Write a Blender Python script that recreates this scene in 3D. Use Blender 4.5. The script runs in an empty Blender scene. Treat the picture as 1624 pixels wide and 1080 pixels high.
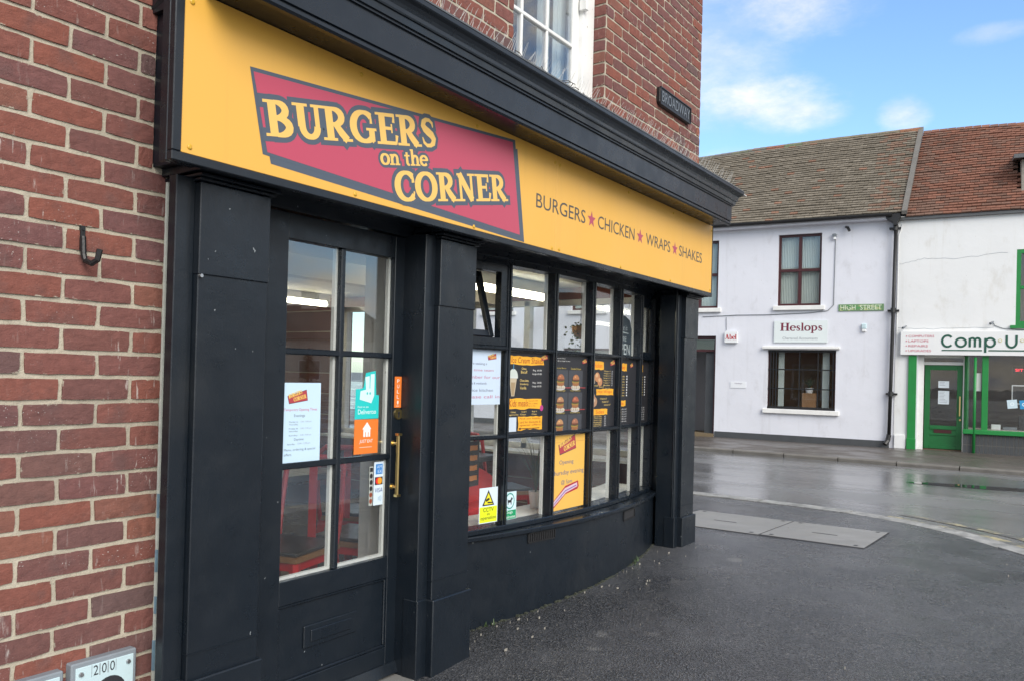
import bpy, bmesh, math, random
from mathutils import Vector, Matrix
R = math.radians
rnd = random.Random(7)
scene = bpy.context.scene
col = scene.collection

# ------------------------------------------------------------------ camera
EYE = 1.45
cam_d = bpy.data.cameras.new('camera'); cam = bpy.data.objects.new('camera', cam_d); col.objects.link(cam)
cam_d.sensor_width = 36.0; cam_d.lens = 36.0 * 1290 / 1624; cam_d.shift_y = 42 / 1624
cam_d.clip_start = 0.05; cam_d.clip_end = 2000
PH, PI_, RO = R(34.42), R(.5), R(1.5)
f0 = Vector((math.cos(PH), math.sin(PH), 0)); r0 = Vector((math.sin(PH), -math.cos(PH), 0)); u0 = Vector((0, 0, 1))
fw = f0 * math.cos(PI_) + u0 * math.sin(PI_); up = u0 * math.cos(PI_) - f0 * math.sin(PI_)
rt = r0 * math.cos(RO) + up * math.sin(RO); upc = up * math.cos(RO) - r0 * math.sin(RO)
cam.matrix_world = Matrix(((rt.x, upc.x, -fw.x, 0), (rt.y, upc.y, -fw.y, 0), (rt.z, upc.z, -fw.z, EYE), (0, 0, 0, 1)))
scene.camera = cam

# ------------------------------------------------------------------ sky, sun, exposure
SUN_EL, SUN_AZ = 34, 240          # azimuth: direction the sun stands in, degrees anticlockwise from +x
world = bpy.data.worlds.new('World'); scene.world = world; world.use_nodes = True
wn, wl = world.node_tree.nodes, world.node_tree.links
wn.clear()
def WN(t, **k):
    n = wn.new(t)
    for a, b in k.items(): setattr(n, a, b)
    return n
w_out = WN('ShaderNodeOutputWorld'); w_bg = WN('ShaderNodeBackground'); wl.new(w_bg.outputs[0], w_out.inputs[0])
w_sky = WN('ShaderNodeTexSky', sky_type='NISHITA', sun_disc=False, sun_elevation=R(SUN_EL), sun_rotation=R(90 - SUN_AZ), air_density=1.0, dust_density=.6, ozone_density=1.0)
w_tc = WN('ShaderNodeTexCoord')
w_map = WN('ShaderNodeMapping'); wl.new(w_tc.outputs['Generated'], w_map.inputs[0]); w_map.inputs['Scale'].default_value = (1, 1, 2.2)
def wnoise(scale, detail, rough=.55, off=(0, 0, 0)):
    m = WN('ShaderNodeMapping'); m.inputs['Location'].default_value = off; wl.new(w_map.outputs[0], m.inputs[0])
    n = WN('ShaderNodeTexNoise'); n.inputs['Scale'].default_value = scale; n.inputs['Detail'].default_value = detail
    n.inputs['Roughness'].default_value = rough; wl.new(m.outputs[0], n.inputs['Vector']); return n.outputs['Fac']
def wmath(op, a, b=None, c=None, clamp=False):
    n = WN('ShaderNodeMath', operation=op, use_clamp=clamp)
    for i, x in enumerate((a, b, c)):
        if x is None: continue
        if isinstance(x, (int, float)): n.inputs[i].default_value = x
        else: wl.new(x, n.inputs[i])
    return n.outputs[0]
def wramp(x, a, b):
    n = WN('ShaderNodeMapRange', interpolation_type='SMOOTHSTEP'); wl.new(x, n.inputs[0])
    n.inputs[1].default_value = a; n.inputs[2].default_value = b; return n.outputs[0]
fine = wnoise(9, 7, .6)
cover = wramp(wmath('ADD', wnoise(1.9, 5, .5, (3.1, .6, 1.2)), wmath('MULTIPLY', wmath('SUBTRACT', fine, .5), .35)), .35, .53)
# single clouds standing over the street: direction, width, height, density
CLOUDS = [((.885, .262, .402), .075, .028, .75), ((.90, .30, .315), .075, .022, 1.0), ((.925, .265, .30), .05, .018, .9), ((.953, .150, .288), .022, .017, .8), ((.933, .068, .352), .03, .009, .6),
          ((.872, .335, .36), .07, .07, .55), ((.925, .31, .245), .06, .02, .5), ((.96, .24, .22), .05, .012, .35)]
masks = None
warp = wmath('MULTIPLY', wmath('SUBTRACT', wnoise(22, 6, .65), .5), 2.6)
for d, wx, wz, dens in CLOUDS:
    d = Vector(d).normalized(); side = Vector((d.y, -d.x, 0)).normalized(); upv = side.cross(d).normalized()
    def dotn(v):
        n = WN('ShaderNodeVectorMath', operation='DOT_PRODUCT'); wl.new(w_tc.outputs['Generated'], n.inputs[0]); n.inputs[1].default_value = v; return n.outputs['Value']
    a = wmath('DIVIDE', dotn(side), wx); b = wmath('DIVIDE', wmath('SUBTRACT', dotn(upv), 0.0), wz)
    r2 = wmath('ADD', wmath('MULTIPLY', a, a), wmath('MULTIPLY', b, b))
    r2 = wmath('ADD', r2, warp)
    facing = wmath('GREATER_THAN', dotn(d), .5)
    m = wmath('MULTIPLY', wmath('MULTIPLY', wramp(r2, 2.0, -1.6), facing), dens)
    masks = m if masks is None else wmath('MAXIMUM', masks, m)
# open blue gap of the sky above the street; elsewhere the broken cloud goes on
dgap = WN('ShaderNodeVectorMath', operation='DOT_PRODUCT'); wl.new(w_tc.outputs['Generated'], dgap.inputs[0]); dgap.inputs[1].default_value = Vector((.93, .12, .36)).normalized()
gap = wramp(dgap.outputs['Value'], .97, .80)
cover = wmath('MULTIPLY', cover, gap)
mask = wmath('MINIMUM', wmath('MAXIMUM', cover, masks), 1.0)
w_mix = WN('ShaderNodeMix', data_type='RGBA'); wl.new(mask, w_mix.inputs['Factor'])
SKYGAIN = WN('ShaderNodeMix', data_type='RGBA', blend_type='MULTIPLY'); SKYGAIN.inputs['Factor'].default_value = 1
wl.new(w_sky.outputs[0], SKYGAIN.inputs['A']); SKYGAIN.inputs['B'].default_value = (.74, .89, 1, 1)
wl.new(SKYGAIN.outputs['Result'], w_mix.inputs['A'])
w_cc = WN('ShaderNodeMix', data_type='RGBA'); wl.new(wramp(fine, .38, .62), w_cc.inputs['Factor'])
w_cc.inputs['A'].default_value = (3.0, 3.25, 3.8, 1); w_cc.inputs['B'].default_value = (4.9, 4.5, 3.85, 1)
wl.new(w_cc.outputs['Result'], w_mix.inputs['B'])
wl.new(w_mix.outputs['Result'], w_bg.inputs[0]); w_bg.inputs[1].default_value = .125

sun_d = bpy.data.lights.new('sun', 'SUN'); sun = bpy.data.objects.new('sun', sun_d); col.objects.link(sun)
sun_d.energy = 1.5; sun_d.angle = R(40); sun_d.color = (1.0, .95, .88)
sv = Vector((math.cos(R(SUN_EL)) * math.cos(R(SUN_AZ)), math.cos(R(SUN_EL)) * math.sin(R(SUN_AZ)), math.sin(R(SUN_EL))))
sun.rotation_euler = sv.to_track_quat('Z', 'Y').to_euler(); sun.location = sv * 40
scene.view_settings.view_transform = 'Standard'; scene.view_settings.look = 'None'
scene.view_settings.exposure = 1.15; scene.view_settings.gamma = 1; scene.view_settings.use_curve_mapping = False
scene.cycles.max_bounces = 10; scene.cycles.transparent_max_bounces = 24
scene.cycles.use_denoising = True

# ------------------------------------------------------------------ materials
def srgb(h):
    h = h.lstrip('#'); o = []
    for i in (0, 2, 4):
        c = int(h[i:i + 2], 16) / 255; o.append(c / 12.92 if c <= .04045 else ((c + .055) / 1.055) ** 2.4)
    return tuple(o)
M = {}
class NT:
    def __init__(s, name):
        s.m = bpy.data.materials.new(name); s.m.use_nodes = True; s.n = s.m.node_tree.nodes; s.l = s.m.node_tree.links; s.n.clear()
        s.out = s.N('ShaderNodeOutputMaterial'); M[name] = s.m
    def N(s, t, **k):
        n = s.n.new(t)
        for a, b in k.items(): setattr(n, a, b)
        return n
    def set(s, inp, v):
        if isinstance(v, (int, float)): inp.default_value = v
        elif isinstance(v, tuple): inp.default_value = v if len(v) == 4 or inp.type == 'VECTOR' else v + (1,)
        else: s.l.new(v, inp)
    def pos(s, scale=(1, 1, 1), obj=False):
        g = s.N('ShaderNodeTexCoord').outputs['Object'] if obj else s.N('ShaderNodeNewGeometry').outputs['Position']
        m = s.N('ShaderNodeMapping'); m.inputs['Scale'].default_value = scale; s.l.new(g, m.inputs[0]); return m.outputs[0]
    def noise(s, scale, detail=4, rough=.55, vec=None, out='Fac', dist=0):
        n = s.N('ShaderNodeTexNoise'); n.inputs['Scale'].default_value = scale; n.inputs['Detail'].default_value = detail; n.inputs['Roughness'].default_value = rough
        n.inputs['Distortion'].default_value = dist
        s.l.new(vec if vec is not None else s.pos(), n.inputs['Vector']); return n.outputs[out]
    def voro(s, scale, vec=None, out='Distance', feature='F1'):
        n = s.N('ShaderNodeTexVoronoi', feature=feature); n.inputs['Scale'].default_value = scale
        s.l.new(vec if vec is not None else s.pos(), n.inputs['Vector']); return n.outputs[out]
    def ramp(s, x, a, b, lo=0., hi=1.):
        n = s.N('ShaderNodeMapRange', interpolation_type='SMOOTHSTEP'); s.l.new(x, n.inputs[0])
        for i, v in enumerate((a, b, lo, hi)): n.inputs[i + 1].default_value = v
        return n.outputs[0]
    def mix(s, f, a, b, mode='MIX'):
        n = s.N('ShaderNodeMix', data_type='RGBA', blend_type=mode); s.set(n.inputs['Factor'], f); s.set(n.inputs['A'], a); s.set(n.inputs['B'], b); return n.outputs['Result']
    def math(s, op, a, b=0.):
        n = s.N('ShaderNodeMath', operation=op); s.set(n.inputs[0], a); s.set(n.inputs[1], b); return n.outputs[0]
    def crmp(s, x, stops):
        n = s.N('ShaderNodeValToRGB'); s.l.new(x, n.inputs[0]); e = n.color_ramp.elements
        while len(e) < len(stops): e.new(.5)
        for q, (p, c) in zip(e, stops): q.position = p; q.color = c + (1,)
        return n.outputs[0]
    def bump(s, h, strength=.3, dist=.01, normal=None):
        n = s.N('ShaderNodeBump'); n.inputs['Strength'].default_value = strength; n.inputs['Distance'].default_value = dist; s.l.new(h, n.inputs['Height'])
        if normal is not None: s.l.new(normal, n.inputs['Normal'])
        return n.outputs[0]
    def fin(s, c, rough=.6, normal=None, spec=.5, metal=0., emit=None, estr=0., coat=0.):
        b = s.N('ShaderNodeBsdfPrincipled'); s.set(b.inputs['Base Color'], c); s.set(b.inputs['Roughness'], rough)
        s.set(b.inputs['Specular IOR Level'], spec); s.set(b.inputs['Metallic'], metal); s.set(b.inputs['Coat Weight'], coat)
        if normal is not None: s.l.new(normal, b.inputs['Normal'])
        if emit is not None: s.set(b.inputs['Emission Color'], emit); b.inputs['Emission Strength'].default_value = estr
        s.l.new(b.outputs[0], s.out.inputs[0]); return s.m
def plain(name, c, rough=.6, var=.12, scale=6, bump=.12, bscale=60, spec=.5, metal=0., bd=.004):
    t = NT(name); n = t.noise(scale, 5)
    cc = t.mix(n, tuple(x * (1 - var) for x in c), tuple(min(1, x * (1 + var)) for x in c))
    return t.fin(cc, rough, t.bump(t.noise(bscale, 4), bump, bd), spec, metal)
def paint(name, c, rough=.42, chip=(.35, .35, .34), chips=.70, relief=.35):
    t = NT(name)
    n1 = t.noise(5, 5); fineb = t.noise(140, 3); crack = t.noise(30, 6, .65, vec=t.pos((1, 1, .16)), dist=.4)
    cc = t.mix(n1, tuple(x * .82 for x in c), tuple(x * 1.2 for x in c))
    grime = t.ramp(t.noise(2.2, 6, .6), .55, .8)
    cc = t.mix(t.math('MULTIPLY', grime, .35), cc, tuple(.5 * x + .5 * y for x, y in zip(c, (.07, .068, .062))))
    cm = t.ramp(t.noise(46, 3, .5, vec=t.pos((1, 1, .7))), chips, chips + .015)
    cc = t.mix(cm, cc, chip)
    rr = t.ramp(t.noise(9, 5), .3, .75, rough * .8, rough * 1.35)
    nb = t.bump(crack, relief * .5, .004, t.bump(fineb, relief * .6, .0015, t.bump(t.noise(5, 3), relief * .6, .012)))
    return t.fin(cc, rr, nb, .5)
paint('black_paint', (.0065, .0105, .0160), .33, (.20, .22, .23), .752, .5)
paint('rail_paint', (.0062, .0100, .0155), .29, (.25, .27, .27), .80, .2)
paint('white_paint', (.74, .74, .72), .5, (.4, .38, .34), .72, .3)
paint('green_paint', (.012, .21, .045), .38, (.3, .35, .3), .80, .15)
paint('dark_green_paint', (.01, .13, .035), .38, (.3, .35, .3), .80, .15)
paint('maroon_paint', (.055, .012, .014), .4, (.2, .18, .17), .80, .15)
plain('iron', (.012, .012, .013), .45, .2, 20, .3, 90)
plain('brass', (.62, .47, .20), .30, .1, 10, .05, 80, metal=1.)
plain('steel', (.55, .56, .57), .35, .1, 10, .05, 80, metal=1.)
t = NT('yellow_panel'); st_ = t.math('MULTIPLY', t.ramp(t.noise(1, 5, .6, vec=t.pos((16, 16, 1.1))), .52, .78), .22)
t.fin(t.mix(st_, t.mix(t.noise(1.2, 4), (.745, .405, .070), (.775, .43, .076)), (.56, .31, .07)), t.ramp(t.noise(2, 4), .3, .7, .34, .46), t.bump(t.noise(1.6, 3), .10, .02))
plain('screw_yellow', (.62, .36, .03), .4, .1)
plain('slate_vinyl', srgb('#4c5663'), .4, .04, 2, .01)
plain('pink_vinyl', (.47, .062, .110), .36, .04, 2, .01)
plain('yellow_vinyl', (.80, .50, .13), .38, .02, 2, .01)
plain('text_vinyl', (.075, .07, .062), .42, .04, 2, .01)
plain('star_vinyl', (.42, .06, .11), .4, .04, 2, .01)
plain('cream_wall', (.50, .47, .41), .8, .05, 3, .1)
plain('ceiling', (.62, .60, .53), .8, .04, 3, .05)
plain('shop_floor', (.14, .085, .055), .5, .25, 5, .1)
plain('red_metal', (.62, .03, .035), .3, .1, 8, .03)
plain('wood_seat', (.32, .17, .075), .5, .3, 14, .1)
plain('table_dark', (.05, .05, .05), .35, .15, 8, .05)
plain('orange_wood', (.50, .20, .05), .5, .2, 10, .1)
plain('white_plastic', (.75, .76, .76), .4, .03, 4, .02)
plain('grey_plastic', (.17, .19, .21), .45, .12, 12, .1)
plain('leaf_green', (.045, .075, .025), .55, .35, 20, .1)
plain('blind', (.50, .56, .53), .8, .05, 8, .05)
plain('lead', (.10, .105, .11), .5, .2, 10, .2)
plain('mat_tan', (.16, .12, .07), .9, .3, 60, .3)
plain('carpet_grey', (.33, .33, .34), .85, .05)
plain('spike_plastic', (.52, .52, .50), .5, .2, 30, .05)
plain('twig', (.05, .038, .028), .9, .3, 30, .1)
plain('chip', (.27, .25, .215), .8, .45, 25, .1)
plain('pale_blue_plate', (.52, .66, .70), .38, .08, 12, .06)
plain('grey_post', (.22, .25, .28), .55, .15, 18, .2)
plain('bluepaint_edge', (.20, .32, .40), .6, .5, 30, .2)
plain('sealant', (.55, .58, .52), .7, .25, 40, .2)
plain('brown_box', (.36, .20, .07), .7, .1)
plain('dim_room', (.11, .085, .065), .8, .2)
plain('skin_dark', (.02, .02, .022), .7, .2)
def vcol(name, rough=.45, spec=.5, var=0., bump=0.):
    t = NT(name); a = t.N('ShaderNodeAttribute', attribute_name='Col').outputs['Color']
    if var: a = t.mix(t.noise(14, 5), t.mix(1., a, (1 - var,) * 3, 'MULTIPLY'), t.mix(1., a, (1 + var,) * 3, 'MULTIPLY'))
    return t.fin(a, rough, t.bump(t.noise(60, 4), bump, .004) if bump else None, spec)
vcol('print'); vcol('print_matt', .7)
vcol('roof_tile', .85, .3, .35, .5)
# brick: each one its own tone, soot, lime runs
def brick_mat(name, smear):
    t = NT(name); rv = t.N('ShaderNodeObjectInfo').outputs['Random']
    base = t.crmp(rv, [(0, (.150, .076, .071)), (.16, (.205, .082, .065)), (.34, (.158, .080, .080)), (.52, (.225, .086, .064)), (.68, (.178, .078, .070)), (.84, (.132, .084, .082)), (1, (.245, .100, .070))])
    n1 = t.noise(38, 6, .65); n2 = t.noise(11, 4)
    c = t.mix(n1, t.mix(1., base, (.62, .62, .64), 'MULTIPLY'), t.mix(1., base, (1.38, 1.32, 1.28), 'MULTIPLY'))
    c = t.mix(t.ramp(n2, .50, .78, 0, .55), c, (.115, .075, .073))
    c = t.mix(t.ramp(t.noise(230, 2), .66, .74, 0, .35), c, (.30, .22, .18))
    streak = t.math('MULTIPLY', t.ramp(t.noise(1, 5, .6, vec=t.pos((62, 62, 9))), .60, .68), t.ramp(t.noise(2.2, 3), .42, .66))
    c = t.mix(t.math('MULTIPLY', streak, .75), c, (.58, .54, .50))
    spk = t.math('MULTIPLY', t.ramp(t.noise(150, 3, .6), .64, .70), t.ramp(t.noise(3.1, 3, vec=t.pos((1, 1, 2.2))), .52, .7))
    c = t.mix(t.math('MULTIPLY', spk, .8), c, (.60, .57, .54))
    if smear:
        ob = t.N('ShaderNodeSeparateXYZ'); t.l.new(t.N('ShaderNodeTexCoord').outputs['Object'], ob.inputs[0])      # mortar smeared over the arrises
        ed = t.math('MAXIMUM', t.math('SUBTRACT', t.math('ABSOLUTE', ob.outputs[0]), .1020), t.math('SUBTRACT', t.math('ABSOLUTE', ob.outputs[2]), .0307))
        sm = t.ramp(t.math('ADD', ed, t.math('MULTIPLY', t.math('SUBTRACT', t.noise(32, 6, .7), .60), .055)), -.003, .002)
        c = t.mix(t.math('MULTIPLY', sm, .85), c, t.mix(t.noise(60, 4), (.33, .29, .225), (.50, .455, .37)))
    nb = t.bump(t.noise(34, 5, .6, vec=t.pos((1, 1, 2))), .55, .006, t.bump(t.noise(190, 5, .65), .75, .0025))
    t.fin(c, .92, nb, .15)
brick_mat('brick', True); brick_mat('brick_plain', False)
t = NT('mortar'); c = t.mix(t.noise(22, 6, .65), (.35, .31, .24), (.57, .52, .42)); c = t.mix(t.ramp(t.noise(2.6, 5, .6), .48, .72, 0, .45), c, (.27, .245, .20)); c = t.mix(t.ramp(t.noise(120, 3), .58, .72, 0, .5), c, (.26, .23, .18))
t.fin(c, .92, t.bump(t.noise(90, 5, .65), .8, .005), .2)
t = NT('far_brick'); b = t.N('ShaderNodeTexBrick'); b.inputs['Scale'].default_value = 1; b.inputs['Brick Width'].default_value = .2175; b.inputs['Row Height'].default_value = .0746; b.inputs['Mortar Size'].default_value = .005
mp = t.N('ShaderNodeMapping'); mp.inputs['Rotation'].default_value = (R(90), 0, R(90)); t.l.new(t.N('ShaderNodeNewGeometry').outputs['Position'], mp.inputs[0]); t.l.new(mp.outputs[0], b.inputs['Vector'])
b.inputs['Color1'].default_value = (.17, .05, .036, 1); b.inputs['Color2'].default_value = (.11, .05, .045, 1); b.inputs['Mortar'].default_value = (.38, .34, .27, 1)
t.fin(b.outputs['Color'], .85, None, .3)
# white render of the street houses
def render_mat(name, c, stain):
    t = NT(name); n = t.noise(.9, 6, .6)
    cc = t.mix(n, tuple(x * .93 for x in c), c)
    cc = t.mix(t.ramp(t.noise(3.5, 6, .65, vec=t.pos((1, 1, .6))), .52, .80, 0, .60), cc, stain)
    cc = t.mix(t.ramp(t.noise(1, 5, .6, vec=t.pos((7, 7, .5))), .54, .80, 0, .45), cc, stain)
    cc = t.mix(t.ramp(t.noise(26, 4, .6), .715, .74, 0, .7), cc, (.36, .33, .30))
    t.fin(cc, .75, t.bump(t.noise(1.3, 4, .5), .35, .05, t.bump(t.noise(45, 4), .12, .008)), .3)
render_mat('render_lilac', (.70, .712, .768), (.50, .50, .525)); render_mat('render_white', (.76, .77, .77), (.55, .53, .48)); render_mat('render_cream', (.62, .58, .50), (.5, .46, .38))
plain('plinth_dark', (.055, .06, .065), .6, .3, 5, .3)
# wet tarmac, wet road
t = NT('tarmac'); big = t.noise(1.1, 5, .6); ag = t.voro(125); agc = t.voro(125, out='Color'); ag2 = t.noise(150, 4, .6)
lum = t.N('ShaderNodeSeparateColor'); t.l.new(agc, lum.inputs[0])
c = t.mix(lum.outputs[0], (.015, .016, .018), (.090, .092, .098)); c = t.mix(t.ramp(lum.outputs[1], .93, .97, 0, .7), c, (.20, .19, .18))
c = t.mix(t.ramp(big, .42, .66, 0, .55), c, (.120, .122, .130))
c = t.mix(t.math('MULTIPLY', t.ramp(t.voro(2.3), .16, .10), t.ramp(t.noise(1.7, 2), .5, .56, 0, .35)), c, (.24, .235, .225))
c = t.mix(t.ramp(t.noise(.55, 4, .6), .52, .66, 0, .30), c, (.055, .055, .056))
damp = t.ramp(t.noise(.9, 6, .62, dist=.6), .40, .62)
c = t.mix(t.math('MULTIPLY', damp, .45), c, t.mix(1., c, (.5, .5, .52), 'MULTIPLY'))
rr = t.math('SUBTRACT', t.ramp(t.noise(3.2, 5, .6), .3, .7, .24, .38), t.math('MULTIPLY', damp, .16))
t.fin(c, rr, t.bump(ag, .75, .008, t.bump(ag2, .5, .003)), .75)
t = NT('road'); big = t.noise(.5, 6, .6, vec=t.pos((1, .35, 1))); ag = t.voro(70); agc = t.voro(70, out='Color')
c = t.mix(agc, (.080, .082, .086), (.130, .132, .138)); c = t.mix(t.ramp(big, .38, .66, 0, .7), c, (.19, .193, .20))
rr = t.ramp(t.noise(.8, 7, .62, vec=t.pos((1, .28, 1))), .36, .64, .08, .34)
t.fin(c, rr, t.bump(ag, .18, .005, t.bump(t.noise(60, 4), .16, .003, t.bump(t.noise(.7, 4, vec=t.pos((1, .5, 1))), .10, .05))), .95)
t = NT('far_pavement'); c = t.mix(t.noise(1.2, 6, .65), (.060, .052, .046), (.115, .10, .09)); t.fin(c, t.ramp(t.noise(2, 5), .35, .7, .3, .6), t.bump(t.noise(80, 4), .5, .006), .5)
t = NT('kerb_stone'); c = t.mix(t.ramp(t.noise(7, 6, .7), .3, .7), (.15, .15, .142), (.41, .41, .395)); t.fin(c, t.ramp(t.noise(3, 5), .35, .7, .35, .65), t.bump(t.noise(60, 5), .5, .006), .5)
t = NT('kerb_dark'); c = t.mix(t.noise(6, 6, .65), (.075, .07, .062), (.19, .18, .165)); t.fin(c, t.ramp(t.noise(3, 5), .35, .7, .35, .65), t.bump(t.noise(60, 5), .5, .006), .5)
t = NT('slab_concrete'); c = t.mix(t.noise(3, 6, .65), (.175, .172, .164), (.30, .297, .285)); c = t.mix(t.ramp(t.noise(120, 3), .62, .75, 0, .4), c, (.42, .42, .40)); t.fin(c, t.ramp(t.noise(2, 5), .35, .7, .3, .55), t.bump(t.noise(130, 4), .4, .003), .5)
t = NT('yellow_line'); w = t.ramp(t.noise(7, 6, .7), .44, .66); c = t.mix(w, (.10, .10, .10), (.46, .40, .22)); t.fin(c, .35, t.bump(t.noise(80, 4), .4, .005), .5)
t = NT('puddle_water'); t.fin((.02, .02, .022), .02, t.bump(t.noise(6, 2), .02, .01), .6)
# glass: clear pane with its mirror image (two faces)
def glass(name, tint, ior):
    t = NT(name); tr = t.N('ShaderNodeBsdfTransparent'); tr.inputs[0].default_value = tint + (1,)
    gl = t.N('ShaderNodeBsdfGlossy'); gl.inputs['Roughness'].default_value = .004; gl.inputs[0].default_value = (.96, .97, 1, 1)
    wob = t.bump(t.noise(2.2, 2), .025, .02); t.l.new(wob, gl.inputs['Normal'])
    fr = t.N('ShaderNodeFresnel'); bf = t.N('ShaderNodeNewGeometry').outputs['Backfacing']     # both faces of a pane mirror alike
    io = t.N('ShaderNodeMix', data_type='FLOAT'); t.l.new(bf, io.inputs['Factor']); io.inputs['A'].default_value = ior; io.inputs['B'].default_value = 1 / ior; t.l.new(io.outputs['Result'], fr.inputs['IOR'])
    mx = t.N('ShaderNodeMixShader'); t.l.new(fr.outputs[0], mx.inputs[0]); t.l.new(tr.outputs[0], mx.inputs[1]); t.l.new(gl.outputs[0], mx.inputs[2])
    du = t.N('ShaderNodeBsdfDiffuse'); du.inputs[0].default_value = (.75, .75, .73, 1); dm_ = t.N('ShaderNodeMixShader')      # smeared film of dust, put in as a pale haze to lighten the glass
    t.l.new(t.ramp(t.noise(3.2, 6, .65, dist=.8), .3, .75, .0, .011), dm_.inputs[0]); t.l.new(mx.outputs[0], dm_.inputs[1]); t.l.new(du.outputs[0], dm_.inputs[2]); t.l.new(dm_.outputs[0], t.out.inputs[0])
glass('glass', (.96, .97, .965), 1.82); glass('bay_glass', (.97, .98, .975), 1.42); glass('window_glass', (.9, .92, .94), 1.8); glass('far_glass', (.94, .95, .95), 1.5)
t = NT('tube_glow'); e = t.N('ShaderNodeEmission'); e.inputs[0].default_value = (1, .93, .70, 1); e.inputs[1].default_value = 9; t.l.new(e.outputs[0], t.out.inputs[0])
t = NT('spot_glow'); e = t.N('ShaderNodeEmission'); e.inputs[0].default_value = (1, .85, .6, 1); e.inputs[1].default_value = 6; t.l.new(e.outputs[0], t.out.inputs[0])
t = NT('led_red'); e = t.N('ShaderNodeEmission'); e.inputs[0].default_value = (1, .03, .06, 1); e.inputs[1].default_value = 1.5; t.l.new(e.outputs[0], t.out.inputs[0])

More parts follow.
